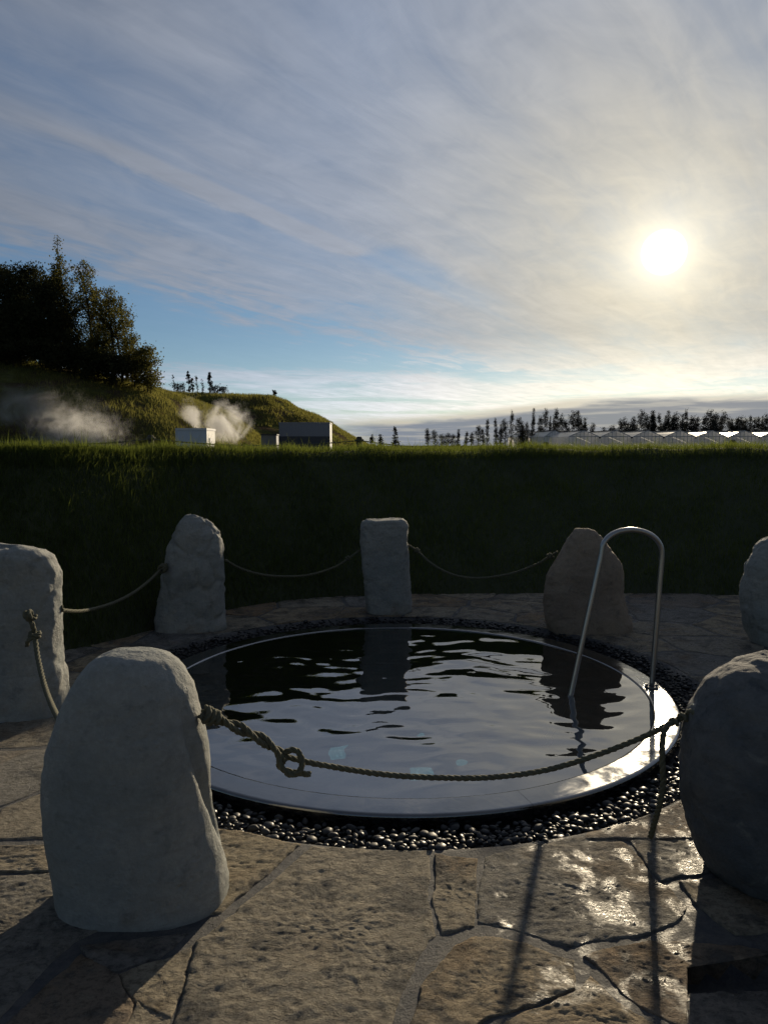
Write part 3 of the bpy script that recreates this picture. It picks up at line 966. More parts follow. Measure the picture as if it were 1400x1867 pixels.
def rope_thing(label, main, r, knots=(), step=0.012, group='ropes between the boulders', extra=()):
    org = Vector(main[0])
    o = rope_mesh(main, r, step).build('rope', M_ROPE, None, tuple(org), True)
    tag(o, label, 'rope', group)
    for nm, pts, rr in list(knots):
        k = rope_mesh(pts, rr, step * 0.8)
        kb = link(nm, mesh(nm, shift(k.v, org), k.f, M_ROPE, True), o)
    return o

# front rope, doubled and knotted near the left boulder, its tail hanging by the right one
P = lambda px, py, Y: at(px, py, Y=Y)
RR = 0.0112
mainF = [P(505, 1374, 2.46), P(545, 1386, 2.5), P(600, 1397, 2.53), P(700, 1412, 2.58), P(800, 1418, 2.62), P(900, 1417, 2.66), P(1000, 1403, 2.68), P(1100, 1372, 2.66), P(1180, 1340, 2.62), P(1230, 1315, 2.58), P(1262, 1301, 2.54), P(1290, 1290, 2.5)]
d1, d2 = [], []
core = catmull([P(366, 1302, 2.34), P(395, 1310, 2.36), P(430, 1325, 2.39), P(470, 1344, 2.42), P(500, 1364, 2.45), P(520, 1382, 2.47)], 0.02)
for i, c in enumerate(core):
    a = i * 0.75
    off = Vector((0, math.cos(a), math.sin(a))) * 0.0125
    d1.append(c + off); d2.append(c - off)
loop = [P(506, 1372, 2.45), P(512, 1395, 2.44), P(528, 1412, 2.44), P(545, 1408, 2.44), P(551, 1388, 2.45), P(543, 1370, 2.46), P(528, 1368, 2.47), P(512, 1380, 2.48), P(510, 1398, 2.49), P(530, 1407, 2.48), P(566, 1412, 2.46)]
neck = knot_pts(P(384, 1306, 2.35), P(420, 1322, 2.38) - P(384, 1306, 2.35), 0.021, 2.4, 0.045)
tailF = [P(1232, 1314, 2.565), P(1214, 1326, 2.55), P(1207, 1350, 2.55), P(1207, 1390, 2.55), P(1208, 1430, 2.56), P(1203, 1462, 2.58), P(1194, 1492, 2.63), P(1185, 1524, 2.70)]
tailF[-1] = at(1185, 1526, z=0.02); tailF[-2] = tailF[-1].lerp(tailF[-3], 0.45)
whip = []
wc = catmull([P(1222, 1320, 2.565), P(1245, 1308, 2.55), P(1270, 1298, 2.52)], 0.006)
for i, c in enumerate(wc):
    a = i * 1.1
    whip.append(c + Vector((0, math.cos(a), math.sin(a))) * 0.014)
rope_thing('thick twisted rope across the front of the pool, knotted loop at its left end', mainF, RR,
           [('doubled_strand', d1, RR), ('doubled_strand', d2, RR), ('knot', loop, RR), ('knot', neck, RR * 0.95), ('rope_tail', tailF, RR), ('knot', whip, RR * 0.7)])
# left boulder to the front boulder
lk1, lk2 = P(54, 1124, 3.86), P(64, 1158, 3.84)
rope_thing('rope hanging from the flat-topped left boulder down behind the front boulder',
           [lk1, P(60, 1140, 3.83), lk2, P(70, 1200, 3.72), P(82, 1250, 3.5), P(98, 1292, 3.2), P(118, 1325, 2.9), P(150, 1345, 2.6)], 0.0135,
           [('knot', knot_pts(P(55, 1122, 3.84), (1, 0, .3), 0.022, 1.8, .04), .012), ('knot', knot_pts(lk2, (.3, -.2, 1), 0.022, 2.0, .03), .012),
            ('rope_tail', [lk2 + Vector((.03, -.01, 0.0)), lk2 + Vector((-.02, -.03, -.02)), P(50, 1178, 3.82)], .011)])
# left boulder to the peaked one
A, B = P(106, 1112, 4.1), P(305, 1028, 5.9)
rope_thing('rope sagging from the flat-topped left boulder to the peaked boulder',
           [A, P(150, 1114, 4.5), P(200, 1102, 4.95), P(240, 1083, 5.3), P(270, 1061, 5.6), P(292, 1040, 5.8), P(305, 1028, 5.88)], 0.0125,
           [('knot', knot_pts(P(297, 1036, 5.82), P(305, 1028, 5.9) - P(290, 1042, 5.78), 0.026, 2.5, .06), .012), ('knot', knot_pts(P(110, 1110, 4.12), (1, .3, 0), .018, 1.5, .03), .01)], 0.02)
rope_thing('rope sagging between the peaked boulder and the slim middle boulder',
           [P(411, 1021, 5.95), P(440, 1037, 6.1), P(480, 1048, 6.2), P(520, 1051, 6.3), P(565, 1048, 6.4), P(610, 1034, 6.5), P(637, 1017, 6.55), P(658, 1002, 6.6)], 0.0115,
           [('knot', knot_pts(P(635, 1018, 6.55), (1, 0, .6), .016, 1.5, .03), .010)], 0.02)
rope_thing('rope sagging between the slim middle boulder and the brown triangular boulder',
           [P(741, 992, 6.6), P(760, 1004, 6.52), P(790, 1030, 6.4), P(830, 1049, 6.3), P(875, 1054, 6.2), P(930, 1046, 6.1), P(975, 1030, 6.05), P(1003, 1014, 6.0), P(1015, 1006, 5.95)], 0.0115,
           [('knot', knot_pts(P(760, 1004, 6.52), (1, 0, -.7), .016, 1.5, .03), .010), ('knot', knot_pts(P(1003, 1014, 5.99), (1, 0, .5), .020, 1.8, .035), .011)], 0.02)

# ------------------------------------------------------------------ handrail
r2 = at(1198, 1254, z=0.0); r1 = at(1040, 1266, z=WZ)
r2 = Vector((1.672, 4.49, 0.0)); 
v2_ = r2 - POOL; r2 = POOL + v2_.normalized() * 1.556; r2.z = 0
rail = empty('handrail', r2)
tag(rail, 'bent steel tube handrail standing in the pool at its right rim', 'handrail')
t1 = at(1096, 1010, Y=4.42); t2 = at(1206, 1014, Y=r2.y)
arc = []
top_c = at(1152, 966, Y=(t1.y + t2.y) / 2)
for k in range(13):
    a = math.pi * k / 12
    base = t1.lerp(t2, (1 - math.cos(a)) / 2)
    arc.append(base + Vector((0, 0, (top_c.z - (t1.z + t2.z) / 2) * math.sin(a) ** 0.82)))
low1 = r1 + (r1 - t1) * (0.75 / (t1.z - r1.z))
line = [low1, r1] + [r1.lerp(t1, k / 6) for k in range(1, 6)] + arc + [t2.lerp(r2, k / 6) for k in range(1, 7)]
b = MB(); b.tube(catmull(line, 0.03), 0.0165, 14); b.build('rail_tube', M_STEEL, rail, tuple(r2), True)
b = MB(); b.tube([(0, 0, 0.0015), (0, 0, 0.007)], 0.042, 24); flange = link('flange', mesh('flange', b.v, b.f, M_DULL), rail)
for s in (-1, 1):
    b = MB(); b.tube([(s * 0.031, 0, 0.007), (s * 0.031, 0, 0.020)], 0.007, 6); link('bolt', mesh('bolt', b.v, b.f, M_DULL), flange)

# ------------------------------------------------------------------ grass bank round the terrace
BASE = [(-9.0, 3.6), (-7.0, 3.9), (-5.2, 4.15), (-3.9, 4.45), (-3.0, 4.8), (-2.3, 5.35), (-1.8, 6.1), (-1.35, 6.75), (-.7, 7.2), (0.1, 7.36), (1.4, 7.42), (2.8, 7.42), (4.2, 7.2), (5.6, 6.4), (7.0, 5.0), (8.4, 3.0)]
bl = catmull([(x, y, 0) for x, y in BASE], 0.12)
SLOPE = [(-0.15, -0.03), (0.0, 0.0), (0.15, 0.13), (0.60, 0.38), (1.20, 0.69), (1.80, 0.99), (2.40, 1.28), (2.66, 1.395), (2.80, 1.43), (3.1, 1.435), (3.6, 1.43), (4.2, 1.38), (5.0, 1.15), (7.0, 0.45), (9.5, -0.4)]
V, Fc = [], []
nb_ = len(bl)
nrmls = []
for i, p in enumerate(bl):
    t = (bl[min(i + 1, nb_ - 1)] - bl[max(i - 1, 0)]).normalized()
    nrmls.append(Vector((-t.y, t.x, 0)))
# smooth the normals so that the crest does not fold at the bend
for _ in range(60):
    nrmls = [((nrmls[max(i - 1, 0)] + nrmls[i] * 2 + nrmls[min(i + 1, nb_ - 1)]) / 4).normalized() for i in range(nb_)]
srow = []
for a, b in zip(SLOPE[:-1], SLOPE[1:]):
    k = max(1, int((b[0] - a[0]) / 0.14)) if a[0] < 4 else 2
    srow += [(a[0] + (b[0] - a[0]) * i / k, a[1] + (b[1] - a[1]) * i / k) for i in range(k)]
srow.append(SLOPE[-1]); ns_ = len(srow)
for p, n_ in zip(bl, nrmls):
    kt = min(1, max(0, (p.x + 2.2) / 4.0)); ks = 0.22 + 0.78 * kt * kt * (3 - 2 * kt)
    for s, z in srow:
        q_ = p + n_ * (s * ks if s > 0 else s)
        V.append((q_.x, q_.y, z + (0.045 * fbm(q_.x * 1.1, q_.y * 1.1, z, 3) + (0.03 * fbm(q_.x * 0.45, q_.y * 0.45, 7, 2) if s > 1.5 else 0) if s > 0.1 else 0)))
for i in range(nb_ - 1):
    for k in range(ns_ - 1):
        a = i * ns_ + k
        Fc.append((a, a + 1, a + 1 + ns_, a + ns_)[::-1])
bank = link('grass_bank', mesh('grass_bank', V, Fc, M_BANK, True))
tag(bank, kind='structure')
BV = np.array(V).reshape(nb_, ns_, 3)

def blades(P, L, W, lean, seed, bend=0.5, up=None):
    """3-segment grass blades at points P (n,3)"""
    r = np.random.default_rng(seed); n = len(P)
    a = r.uniform(0, 2 * np.pi, n)
    side = np.stack([np.cos(a), np.sin(a), np.zeros(n)], 1)
    la = r.uniform(0, 2 * np.pi, n); lm = np.abs(r.normal(0, lean, n))
    ld = np.stack([np.cos(la) * lm, np.sin(la) * lm, np.zeros(n)], 1)
    if up is not None: ld = ld + up
    upv = np.array([0, 0, 1.0])
    d0 = ld * 0.35 + upv; d0 /= np.linalg.norm(d0, axis=1, keepdims=True)
    d1 = ld * (0.8 + bend) + upv * 0.75; d1 /= np.linalg.norm(d1, axis=1, keepdims=True)
    L = L[:, None]; W = W[:, None]
    m1 = P + d0 * L * 0.5; tip = m1 + d1 * L * 0.5
    V = np.stack([P - side * W, P + side * W, m1 + side * W * .75, m1 - side * W * .75, tip], 1).reshape(-1, 3)
    b = np.arange(n)[:, None] * 5
    lo = np.concatenate([b + np.array([0, 1, 2, 3]), b + np.array([3, 2, 4])], 1)
    sizes = np.tile([4, 3], n)
    return V, lo.ravel(), sizes

def sample_bank(n, s0, s1, power=1.0):
    i = rng.uniform(0, nb_ - 1.001, n); 
    sv = np.array([s for s, _ in srow])
    s = s0 + (s1 - s0) * rng.uniform(0, 1, n) ** power
    kf = np.interp(s, sv, np.arange(ns_))
    i0 = i.astype(int); k0 = np.minimum(kf.astype(int), ns_ - 2)
    fi, fk = (i - i0)[:, None], (kf - k0)[:, None]
    return (BV[i0, k0] * (1 - fi) + BV[i0 + 1, k0] * fi) * (1 - fk) + (BV[i0, k0 + 1] * (1 - fi) + BV[i0 + 1, k0 + 1] * fi) * fk
P1 = sample_bank(240000, -0.02, 2.6)
P2 = sample_bank(70000, 2.45, 3.4)
PP = np.concatenate([P1, P2]); CR = np.concatenate([np.zeros(len(P1)), np.ones(len(P2))])
keep = (np.abs(PP[:, 0]) < PP[:, 1] * 0.62 + 1.2)
PP = PP[keep]; CR = CR[keep]
n_ = len(PP)
clump = np.array([fbm(p[0] * 1.7, p[1] * 1.7, p[2], 3) for p in PP[:, :3]])
LL = np.where(CR > 0, 1.45, 1.0) * (0.068 + 0.028 * rng.uniform(-1, 1, n_) + 0.03 * clump).clip(0.03, 0.16) * np.where(rng.random(n_) < 0.04, 1.9, 1.0)
Vb, lb, sb = blades(PP - np.array([0, 0, 0.015]), LL, rng.uniform(.0014, .0030, n_), 0.55, 5)
gr = link('grass', np_mesh('grass', Vb, lb, sb, M_GRASS))
tag(gr, kind='stuff')

# posts and a slack rope along the crest of the bank
crest = []
for px, py in ((275, 793), (655, 796), (995, 806), (1335, 802), (-60, 792)):
    Y = 10.7
    p = at(px, py, Y=Y)
    crest.append(p)
    o = empty('fence_post', (p.x, p.y, 1.35))
    b = MB(); b.tube([(0, 0, -0.1), (0, 0, p.z - 1.35 - .02), (0, 0, p.z - 1.35)], [.048, .044, .03], 9); link('post', mesh('post', b.v, b.f, M_POST, True), o)
    kb = rope_mesh(knot_pts((0, 0, p.z - 1.35 - .055), (0, 0, 1), .056, 2.2, .03), .011)
    link('knot', mesh('knot', kb.v, kb.f, M_ROPE, True), o)
    lab = {275: 'weathered post on the grass bank just left of the steaming hut', 655: 'weathered post on the grass bank right of the dark shed',
           995: 'weathered post on the grass bank under the first greenhouses', 1335: 'weathered post on the grass bank near the right edge', -60: 'weathered post at the left end of the grass bank'}[px]
    tag(o, lab, 'post', 'posts along the top of the grass bank')
order = [crest[4], crest[0], crest[1], crest[2], crest[3]]
names = ['slack rope on the bank in front of the steaming hillside', 'slack rope on the bank below the hut and the shed', 'slack rope on the bank below the lone fir', 'slack rope on the bank below the greenhouses']
for (a, b_), nm in zip(zip(order[:-1], order[1:]), names):
    rope_thing(nm, sag(a - Vector((0, 0, .055)), b_ - Vector((0, 0, .055)), 0.085), .011, (), .03, 'ropes along the top of the grass bank')

# ------------------------------------------------------------------ hills
def crest_curve(pts, Y):
    X = [at(a, b, Y=Y).x for a, b in pts]; Z = [at(a, b, Y=Y).z for a, b in pts]
    return X, Z
h1x, h1z = crest_curve([(-900, 560), (-500, 600), (-150, 640), (0, 662), (60, 668), (130, 676), (200, 690), (260, 706), (300, 722), (330, 744), (360, 772), (400, 806), (430, 830)], 62)
h2x, h2z = crest_curve([(-400, 690), (100, 706), (280, 715), (360, 719), (440, 721), (500, 724), (520, 731), (540, 745), (575, 757), (600, 770), (640, 796), (690, 822)], 125)
def sm(t): t = min(1, max(0, t)); return t * t * (3 - 2 * t)
def hill_z(x, y):
    z1 = np.interp(x * 62 / max(y, 30) if y < 62 else x, h1x, h1z) + 0.35
    k1 = sm((y - 40) / 22) ** 0.8
    if y > 66: k1 = 1 - 0.5 * sm((y - 75) / 40)
    z2 = np.interp(x, h2x, h2z) + 0.35
    k2 = sm((y - 88) / 37) ** 0.9
    if y > 128: k2 = 1 - 0.4 * sm((y - 140) / 60)
    rough = fbm(x * 0.09, y * 0.09, 2, 5)
    terr = 0.35 * math.sin(z2 * k2 * 2.2 + fbm(x * .05, y * .05, 1, 2) * 2)
    a = z1 * k1 * (1 + 0.05 * rough) + 0.45 * rough * k1 * (1 - k1) * 4 + 0.12 * fbm(x * .5, y * .5, 3, 3) * k1
    c = z2 * k2 + (0.8 * rough * 4 * k2 * (1 - k2) + terr * k2 * (1 - k2) * 4) + 0.15 * fbm(x * .4, y * .4, 7, 3) * k2
    return max(a, c, 0) - 0.38
xs = np.concatenate([np.arange(-150, -70, 4), np.arange(-70, 10, 0.8)]); ys = np.concatenate([np.arange(39, 70, 0.8), np.arange(70, 135, 1.3), np.arange(135, 230, 8)])
V = [(x, y, hill_z(x, y)) for y in ys for x in xs]
nx_ = len(xs)
Fc = [(j * nx_ + i, j * nx_ + i + 1, (j + 1) * nx_ + i + 1, (j + 1) * nx_ + i) for j in range(len(ys) - 1) for i in range(nx_ - 1)]
tag(link('hill', mesh('hill', V, Fc, M_HILL, True)), kind='structure')
hp = []
for _ in range(150000):
    if rng.random() < 0.6: x, y = rng.uniform(-42, -6), rng.uniform(42, 90)
    else: x, y = rng.uniform(-55, 6), rng.uniform(88, 132)
    z = hill_z(x, y)
    if z < 0.4: continue
    if fbm(x * .22, y * .22, 5, 3) < -0.28: continue
    hp.append((x, y, z - .03))
hp = np.array(hp); k = len(hp)
far = (hp[:, 1] > 80)
Vb, lb, sb = blades(hp, rng.uniform(.15, .42, k) * np.where(far, 1.5, 1.0), rng.uniform(.012, .03, k) * np.where(far, 2.0, 1.0), 0.6, 8)
tag(link('hill_grass', np_mesh('hill_grass', Vb, lb, sb, M_HILLGRASS)), kind='stuff')

# ------------------------------------------------------------------ trees
def make_tree(h, prof, n_limb, n_leaf, leaf, tr, seed, up=0.5, spread=0.25, trunk_lean=0.0, droop=0.0, start=0.12, stems=1):
    """returns trunk MB and leaf arrays, at the origin; prof: [(t, radius)]"""
    r = np.random.default_rng(seed)
    pt, pr = [p[0] for p in prof], [p[1] for p in prof]
    tb = MB()
    segs = []
    for s in range(stems):
        ox, oy = (0, 0) if s == 0 else (r.normal(0, .3), r.normal(0, .3))
        hs = h * (1 if s == 0 else r.uniform(.7, .95))
        lx, ly = r.normal(0, .03) + trunk_lean, r.normal(0, .03)
        tp = [Vector((ox + lx * h * t + 0.02 * h * math.sin(5 * t + s), oy + ly * h * t, hs * t - (0.3 if t == 0 else 0))) for t in np.linspace(0, 1, 9)]
        tb.tube(tp, [tr * (1 - 0.93 * i / 8) * (1 if s == 0 else .7) for i in range(9)], 6)
        for i in range(n_limb // stems):
            t = start + (0.99 - start) * r.uniform(0, 1) ** 0.9
            R_ = np.interp(t, pt, pr) * r.uniform(.55, 1.08)
            a = r.uniform(0, 2 * np.pi)
            f = t * 8; i0 = min(int(f), 7)
            p0 = tp[i0].lerp(tp[i0 + 1], f - i0)
            e1 = p0 + Vector((math.cos(a) * R_ * .5, math.sin(a) * R_ * .5, R_ * (up * .45)))
            e2 = p0 + Vector((math.cos(a) * R_, math.sin(a) * R_, R_ * (up - droop)))
            tb.tube([p0, e1, e2], [max(.006, tr * .22 * (1.1 - t)), max(.005, tr * .13 * (1.1 - t)), .004], 4, False)
            segs.append((p0, e1, e2, R_))
    w = np.array([s[3] + 0.15 for s in segs]); w /= w.sum()
    idx = r.choice(len(segs), n_leaf, p=w)
    S = np.array([[tuple(s[0]), tuple(s[1]), tuple(s[2])] for s in segs])[idx]
    tt = (0.12 + 0.9 * r.uniform(0, 1, n_leaf) ** 0.75)[:, None]
    C = np.where(tt < .5, S[:, 0] + (S[:, 1] - S[:, 0]) * tt * 2, S[:, 1] + (S[:, 2] - S[:, 1]) * (tt - .5) * 2)
    C = C + r.normal(0, spread, (n_leaf, 3)) * np.array([1, 1, .8])
    a = r.normal(0, 1, (n_leaf, 3)); a /= np.linalg.norm(a, axis=1, keepdims=True)
    b = np.cross(a, r.normal(0, 1, (n_leaf, 3))); b /= np.linalg.norm(b, axis=1, keepdims=True)
    sz = (leaf * r.uniform(.6, 1.4, n_leaf))[:, None]
    Vv = np.stack([C - a * sz * .5, C + b * sz * .32, C + a * sz * .5, C - b * sz * .32], 1).reshape(-1, 3)
    lo = np.arange(n_leaf * 4); sz_ = np.full(n_leaf, 4)
    return tb, (Vv, lo, sz_)

def tree_obj(name, loc, tb, lv, mleaf, label, group):
    o = empty(name, loc)
    link('trunk', mesh('trunk', tb.v, tb.f, M_BARK, True), o)
    link('crown', np_mesh('crown', *lv, mleaf), o)
    return tag(o, label, 'tree', group)

CON = [(0, .75), (.15, 1.0), (.4, .85), (.7, .5), (.9, .2), (1, .03)]
RND = [(0, .5), (.2, .9), (.45, 1.0), (.7, .9), (.88, .6), (1, .12)]
POP = [(0, .5), (.2, .85), (.5, 1.0), (.75, .7), (.92, .35), (1, .06)]
def scaled(pr, s): return [(t, r * s) for t, r in pr]
big = [  # px, top py, base py, Y, profile, radius, limbs, leaves, leaf size, material, label
    (8, 492, 690, 62, RND, 3.0, 190, 17000, .19, 0, 'dense dark round-headed tree at the left edge on the hill'),
    (62, 486, 690, 61, RND, 2.7, 190, 17000, .17, 0, 'dense dark tree on the hill left of the tallest one'),
    (126, 432, 692, 60, [(0, .6), (.2, 1.2), (.45, 1.1), (.62, .75), (.75, .36), (.88, .2), (1, .04)], 1.7, 170, 10500, .15, 1, 'tallest tree on the hill with a thin ragged spire'),
    (168, 478, 696, 60, POP, 1.8, 150, 6800, .16, 1, 'olive pointed tree on the hill just right of the tallest one'),
    (205, 528, 702, 59, POP, 1.6, 130, 4800, .15, 1, 'shorter olive tree on the right side of the hill grove'),
    (232, 545, 700, 61, [(0, .4), (.3, .8), (.6, .5), (.85, .3), (1, .05)], 1.0, 50, 2200, .14, 1, 'sparse thin-stemmed tree at the right end of the hill grove'),
    (-45, 480, 686, 63, RND, 2.6, 140, 9000, .18, 0, 'dark tree cut off by the left edge of the picture'),
    (95, 520, 690, 58.5, RND, 2.2, 150, 12000, .16, 0, 'low dark tree in front of the tallest one'),
    (38, 560, 692, 58, RND, 2.4, 150, 12000, .16, 0, 'low dense dark tree at the front of the grove'),
]
for i, (px, ty, by, Y, pr, rad, nl, nlf, lf, mt, lab) in enumerate(big):
    base = at(px, by, Y=Y); base.z = hill_z(base.x, base.y) - .05
    h = at(px, ty, Y=Y).z - base.z
    tb, lv = make_tree(h, scaled(pr, rad), nl, nlf, lf, .17, 70 + i, 1.25 if mt else .45, .15 if mt else .30, 0, 0, .02, 2 if mt else 1)
    tree_obj('tree', base, tb, lv, M_LEAF_OLIVE if mt else M_LEAF_DARK, lab, 'trees of the grove on the hill')
for i, (px, ty, by, Y, rad, lab) in enumerate([(268, 628, 700, 58, 1.25, 'leafy bush hanging over the right end of the hill grove'), (245, 612, 700, 59, 1.3, 'olive bush under the sparse thin-stemmed tree'),
                                             (180, 600, 698, 58, 1.5, 'olive bush at the foot of the pointed trees'), (140, 610, 694, 57.5, 1.4, 'dark bush at the foot of the tallest tree'),
        (-5, 622, 690, 57, 1.6, 'low dark bush under the trees at the left edge'), (35, 632, 690, 56.8, 1.5, 'second low dark bush from the left edge under the grove'),
        (75, 628, 692, 57, 1.5, 'third low dark bush from the left edge under the grove'), (110, 636, 694, 56.8, 1.4, 'fourth low dark bush from the left edge under the grove'),
        (205, 640, 702, 57.2, 1.4, 'low dark bush below the shorter olive tree'), (160, 642, 698, 56.8, 1.4, 'low dark bush between the pointed and the tallest tree')]):
    base = at(px, by, Y=Y); base.z = hill_z(base.x, base.y) - .05
    tb, lv = make_tree(at(px, ty, Y=Y).z - base.z, scaled(RND, rad), 60, 4500, .15, .07, 170 + i, .6, .22, 0, .15, .05, 3)
    o = tree_obj('bush', base, tb, lv, M_LEAF_OLIVE if i < 3 else M_LEAF_DARK, lab, 'bushes of the grove on the hill')
    o['category'] = 'bush'

# thin trees and shrubs on the far ridge
ridge = [(318, 684, .5, 60), (345, 677, 1.1, 330), (352, 690, .7, 150), (360, 684, .5, 110), (370, 690, .4, 60), (382, 679, 1.1, 420), (392, 705, 1.3, 250), (406, 708, 1.4, 250), (325, 702, 1.5, 260), (335, 700, .5, 80), (500, 712, 1.0, 160)]
rl = ['bare thin sapling at the left end of the far ridge', 'tall slim tree on the far ridge, left of two', 'thin leafless tree beside the left slim tree on the ridge', 'leafless pole-like tree between the two slim ridge trees',
      'very thin bare tree just left of the right slim ridge tree', 'tall slim tree on the far ridge, right of two', 'low shrub right of the slim ridge trees', 'rounded shrub at the right end of the ridge row',
      'low shrub at the left end of the ridge row', 'thin bare sapling above the left ridge shrub', 'lone small tree on the brow of the far ridge']
for i, ((px, ty, rad, nlf), lab) in enumerate(zip(ridge, rl)):
    base = at(px, 722, Y=125); base.z = hill_z(base.x, base.y) - .1
    h = max(.8, at(px, ty, Y=125).z - base.z)
    shrub = 'shrub' in lab
    tb, lv = make_tree(h, scaled(RND if shrub else POP, rad * (.8 if shrub else .42)), 34, int(nlf * 1.5), .22, .07, 300 + i, .7, .16 if shrub else .10, 0, 0, .05 if shrub else .12)
    o = tree_obj('shrub' if shrub else 'thin_tree', base, tb, lv, M_LEAF_FAR, lab, 'trees and shrubs on the far ridge')
    if shrub: o['category'] = 'shrub'

# the tree line across the fields
tl = [(780, 776), (792, 780), (804, 788), (815, 786), (826, 788), (835, 778), (850, 782), (861, 784), (872, 771), (881, 776), (890, 757), (905, 755), (913, 768), (920, 758), (933, 740), (946, 755), (953, 768), (960, 764), (972, 735), (985, 750), (995, 737),
      (1003, 752), (1011, 735), (1018, 756), (1025, 748), (1035, 758), (1045, 742), (1055, 740), (1061, 752), (1067, 755), (1080, 766), (1100, 774), (1117, 770), (1132, 757), (1140, 755), (1150, 764), (1157, 752), (1170, 740), (1180, 748), (1186, 744), (1192, 740), (1205, 745), (1213, 750), (1220, 740),
      (1228, 750), (1235, 745), (1244, 748), (1252, 737), (1265, 750), (1274, 752), (1282, 750), (1295, 740), (1301, 750), (1307, 745), (1320, 742), (1328, 755), (1335, 757), (1343, 756), (1350, 752), (1358, 756), (1365, 750), (1374, 754), (1382, 752), (1390, 752), (1397, 747), (1410, 745), (1425, 750)]
pr_far = []
for k in range(6):
    tb, lv = make_tree(10, scaled((POP, CON, RND, POP, CON, RND)[k], (.95, 1.35, 1.5, .75, 1.1, 1.25)[k]), 90, (1900, 2600, 2400, 1400, 2200, 1900)[k], .25, .10, 500 + k, (.7, .1, .5, .8, .2, .6)[k], (.24, .26, .34, .22, .24, .32)[k], 0, 0, (.08, .05, .05, .12, .06, .1)[k])
    pr_far.append((mesh('trunk', tb.v, tb.f, M_BARK, True), np_mesh('crown', *lv, M_LEAF_FAR)))
rs = random.Random(21)
tl = sorted(tl + [(a + rs.uniform(-5, 5), min(790, b + rs.uniform(12, 26))) for a, b in tl[::2] if a > 1085])
for i, (px, ty) in enumerate(tl):
    Y = 250 + rs.uniform(-12, 14)
    p = at(px, ty, Y=Y)
    k = rs.choice((0, 1, 1, 2, 2, 3, 4, 4, 5, 5))
    o = empty('distant_tree', (p.x, p.y, -0.35))
    link('trunk', pr_far[k][0], o); link('crown', pr_far[k][1], o)
    s = (p.z + .35) / 11.2
    wd = rs.uniform(.65, 1.25) * (1.5 if px > 1085 else 1.15) 
    o.scale = (wd, wd, s); o.rotation_euler.z = rs.uniform(0, 6.28)
    ORD = ['first', 'second', 'third', 'fourth', 'fifth', 'sixth', 'seventh', 'eighth', 'ninth', 'tenth', 'eleventh', 'twelfth', 'thirteenth', 'fourteenth', 'fifteenth', 'sixteenth', 'seventeenth']
    lab = ('dark slim tree, %s from the left in the row left of the greenhouses' % ORD[i] if px < 945 else 'dark slim tree, %s from the left in the gappy row behind the left greenhouses' % ORD[i - 15] if px < 1095 else 'dark tree in the dense row behind the right greenhouses')
    tag(o, lab, 'tree', 'row left of the greenhouses' if px < 945 else 'gappy row behind the left greenhouses' if px < 1095 else 'dense row behind the right greenhouses')
for px, ty, lab in ((721, 778, 'lone small dark fir in the gap right of the shed'), (694, 792, 'tiny dark fir between the shed and the lone fir'), (680, 794, 'tiny dark fir nearest the shed')):
    p = at(px, ty, Y=180)
    o = empty('fir', (p.x, p.y, -.35))
    tb, lv = make_tree(p.z + .35, scaled(CON, 1.25), 70, 900, .30, .10, 600 + px, -.1, .16, 0, .2, .1)
    link('trunk', mesh('trunk', tb.v, tb.f, M_BARK, True), o); link('crown', np_mesh('crown', *lv, M_LEAF_FAR), o)
    tag(o, lab, 'tree')

# ------------------------------------------------------------------ hut and shed by the steam
def building(name, label, px0, px1, top, Y, depth, wall_m, end_m, kind):
    a, b = at(px0, top, Y=Y), at(px1, top, Y=Y)
    w, h = b.x - a.x, a.z + .35
    o = empty(name, (a.x, Y, -.35))
    def add(nm, mb, m): return link(nm, mesh(nm, mb.v, mb.f, m), o)
    add('wall', MB().box(0, w, 0, .12, 0, h - .18), wall_m)
    add('wall', MB().box(0, w, depth - .12, depth, 0, h - .18), wall_m)
    add('wall', MB().box(0, .12, .125, depth - .125, 0, h - .18), wall_m)
    e = add('end_wall', MB().box(w - .12, w + .01, .125, depth - .125, 0, h - .18), end_m)
    add('roof', MB().box(-.03, w + .04, -.03, depth + .03, h - .176, h - .05), M_HUT_TRIM if kind == 'hut' else wall_m)
    return o, w, h, add
o, w, h, add = building('hut', 'small pale boxy hut with a sunlit end wall in the steam', 321, 376, 779, 44, 2.3, M_HUT, M_HUT_END, 'hut')
tag(o, o.get('label') or 'small pale boxy hut with a sunlit end wall in the steam', 'hut')
for x in (0, w * .5, w): add('corner_trim', MB().box(x - .03, x + .03, -.03, -.002, 0, h - .18), M_HUT_TRIM)
door = add('door', MB().box(w + .012, w + .05, .7, 1.6, 0, 2.3), M_HUT_TRIM)
link('handle', mesh('handle', *(lambda m_: (m_.v, m_.f))(MB().box(w + .052, w + .09, .78, .84, 1.2, 1.5)), M_SHED_DARK), door)
o, w, h, add = building('shed', 'long dark grey clad shed with a dark base below the far ridge', 509, 601, 769, 72, 3.2, M_SHED, M_HUT_TRIM, 'shed')  # end wall takes the pale trim colour as painted sunlight
tag(o, 'long dark grey clad shed with a dark base below the far ridge', 'shed')
add('base_band', MB().box(-.02, w + .02, -.03, -.003, 0, h * .66), M_SHED_DARK)
for i in range(17):
    x = w * (i + .5) / 17
    add('cladding_rib', MB().box(x - .03, x + .03, -.035, -.002, h * .665, h - .19), M_SHED)
p0 = at(476, 792, Y=75)
t = empty('low_container', (p0.x, 75, -.35)); tag(t, 'low dark container between the steam and the shed', 'container')
cw = at(504, 792, Y=75).x - p0.x
link('body', mesh('body', *(lambda m_: (m_.v, m_.f))(MB().box(0, cw, 0, 1.6, 0, p0.z + .25)), M_SHED), t)
link('lid', mesh('lid', *(lambda m_: (m_.v, m_.f))(MB().box(-.06, cw + .06, -.06, 1.66, p0.z + .252, p0.z + .38)), M_SHED_DARK), t)

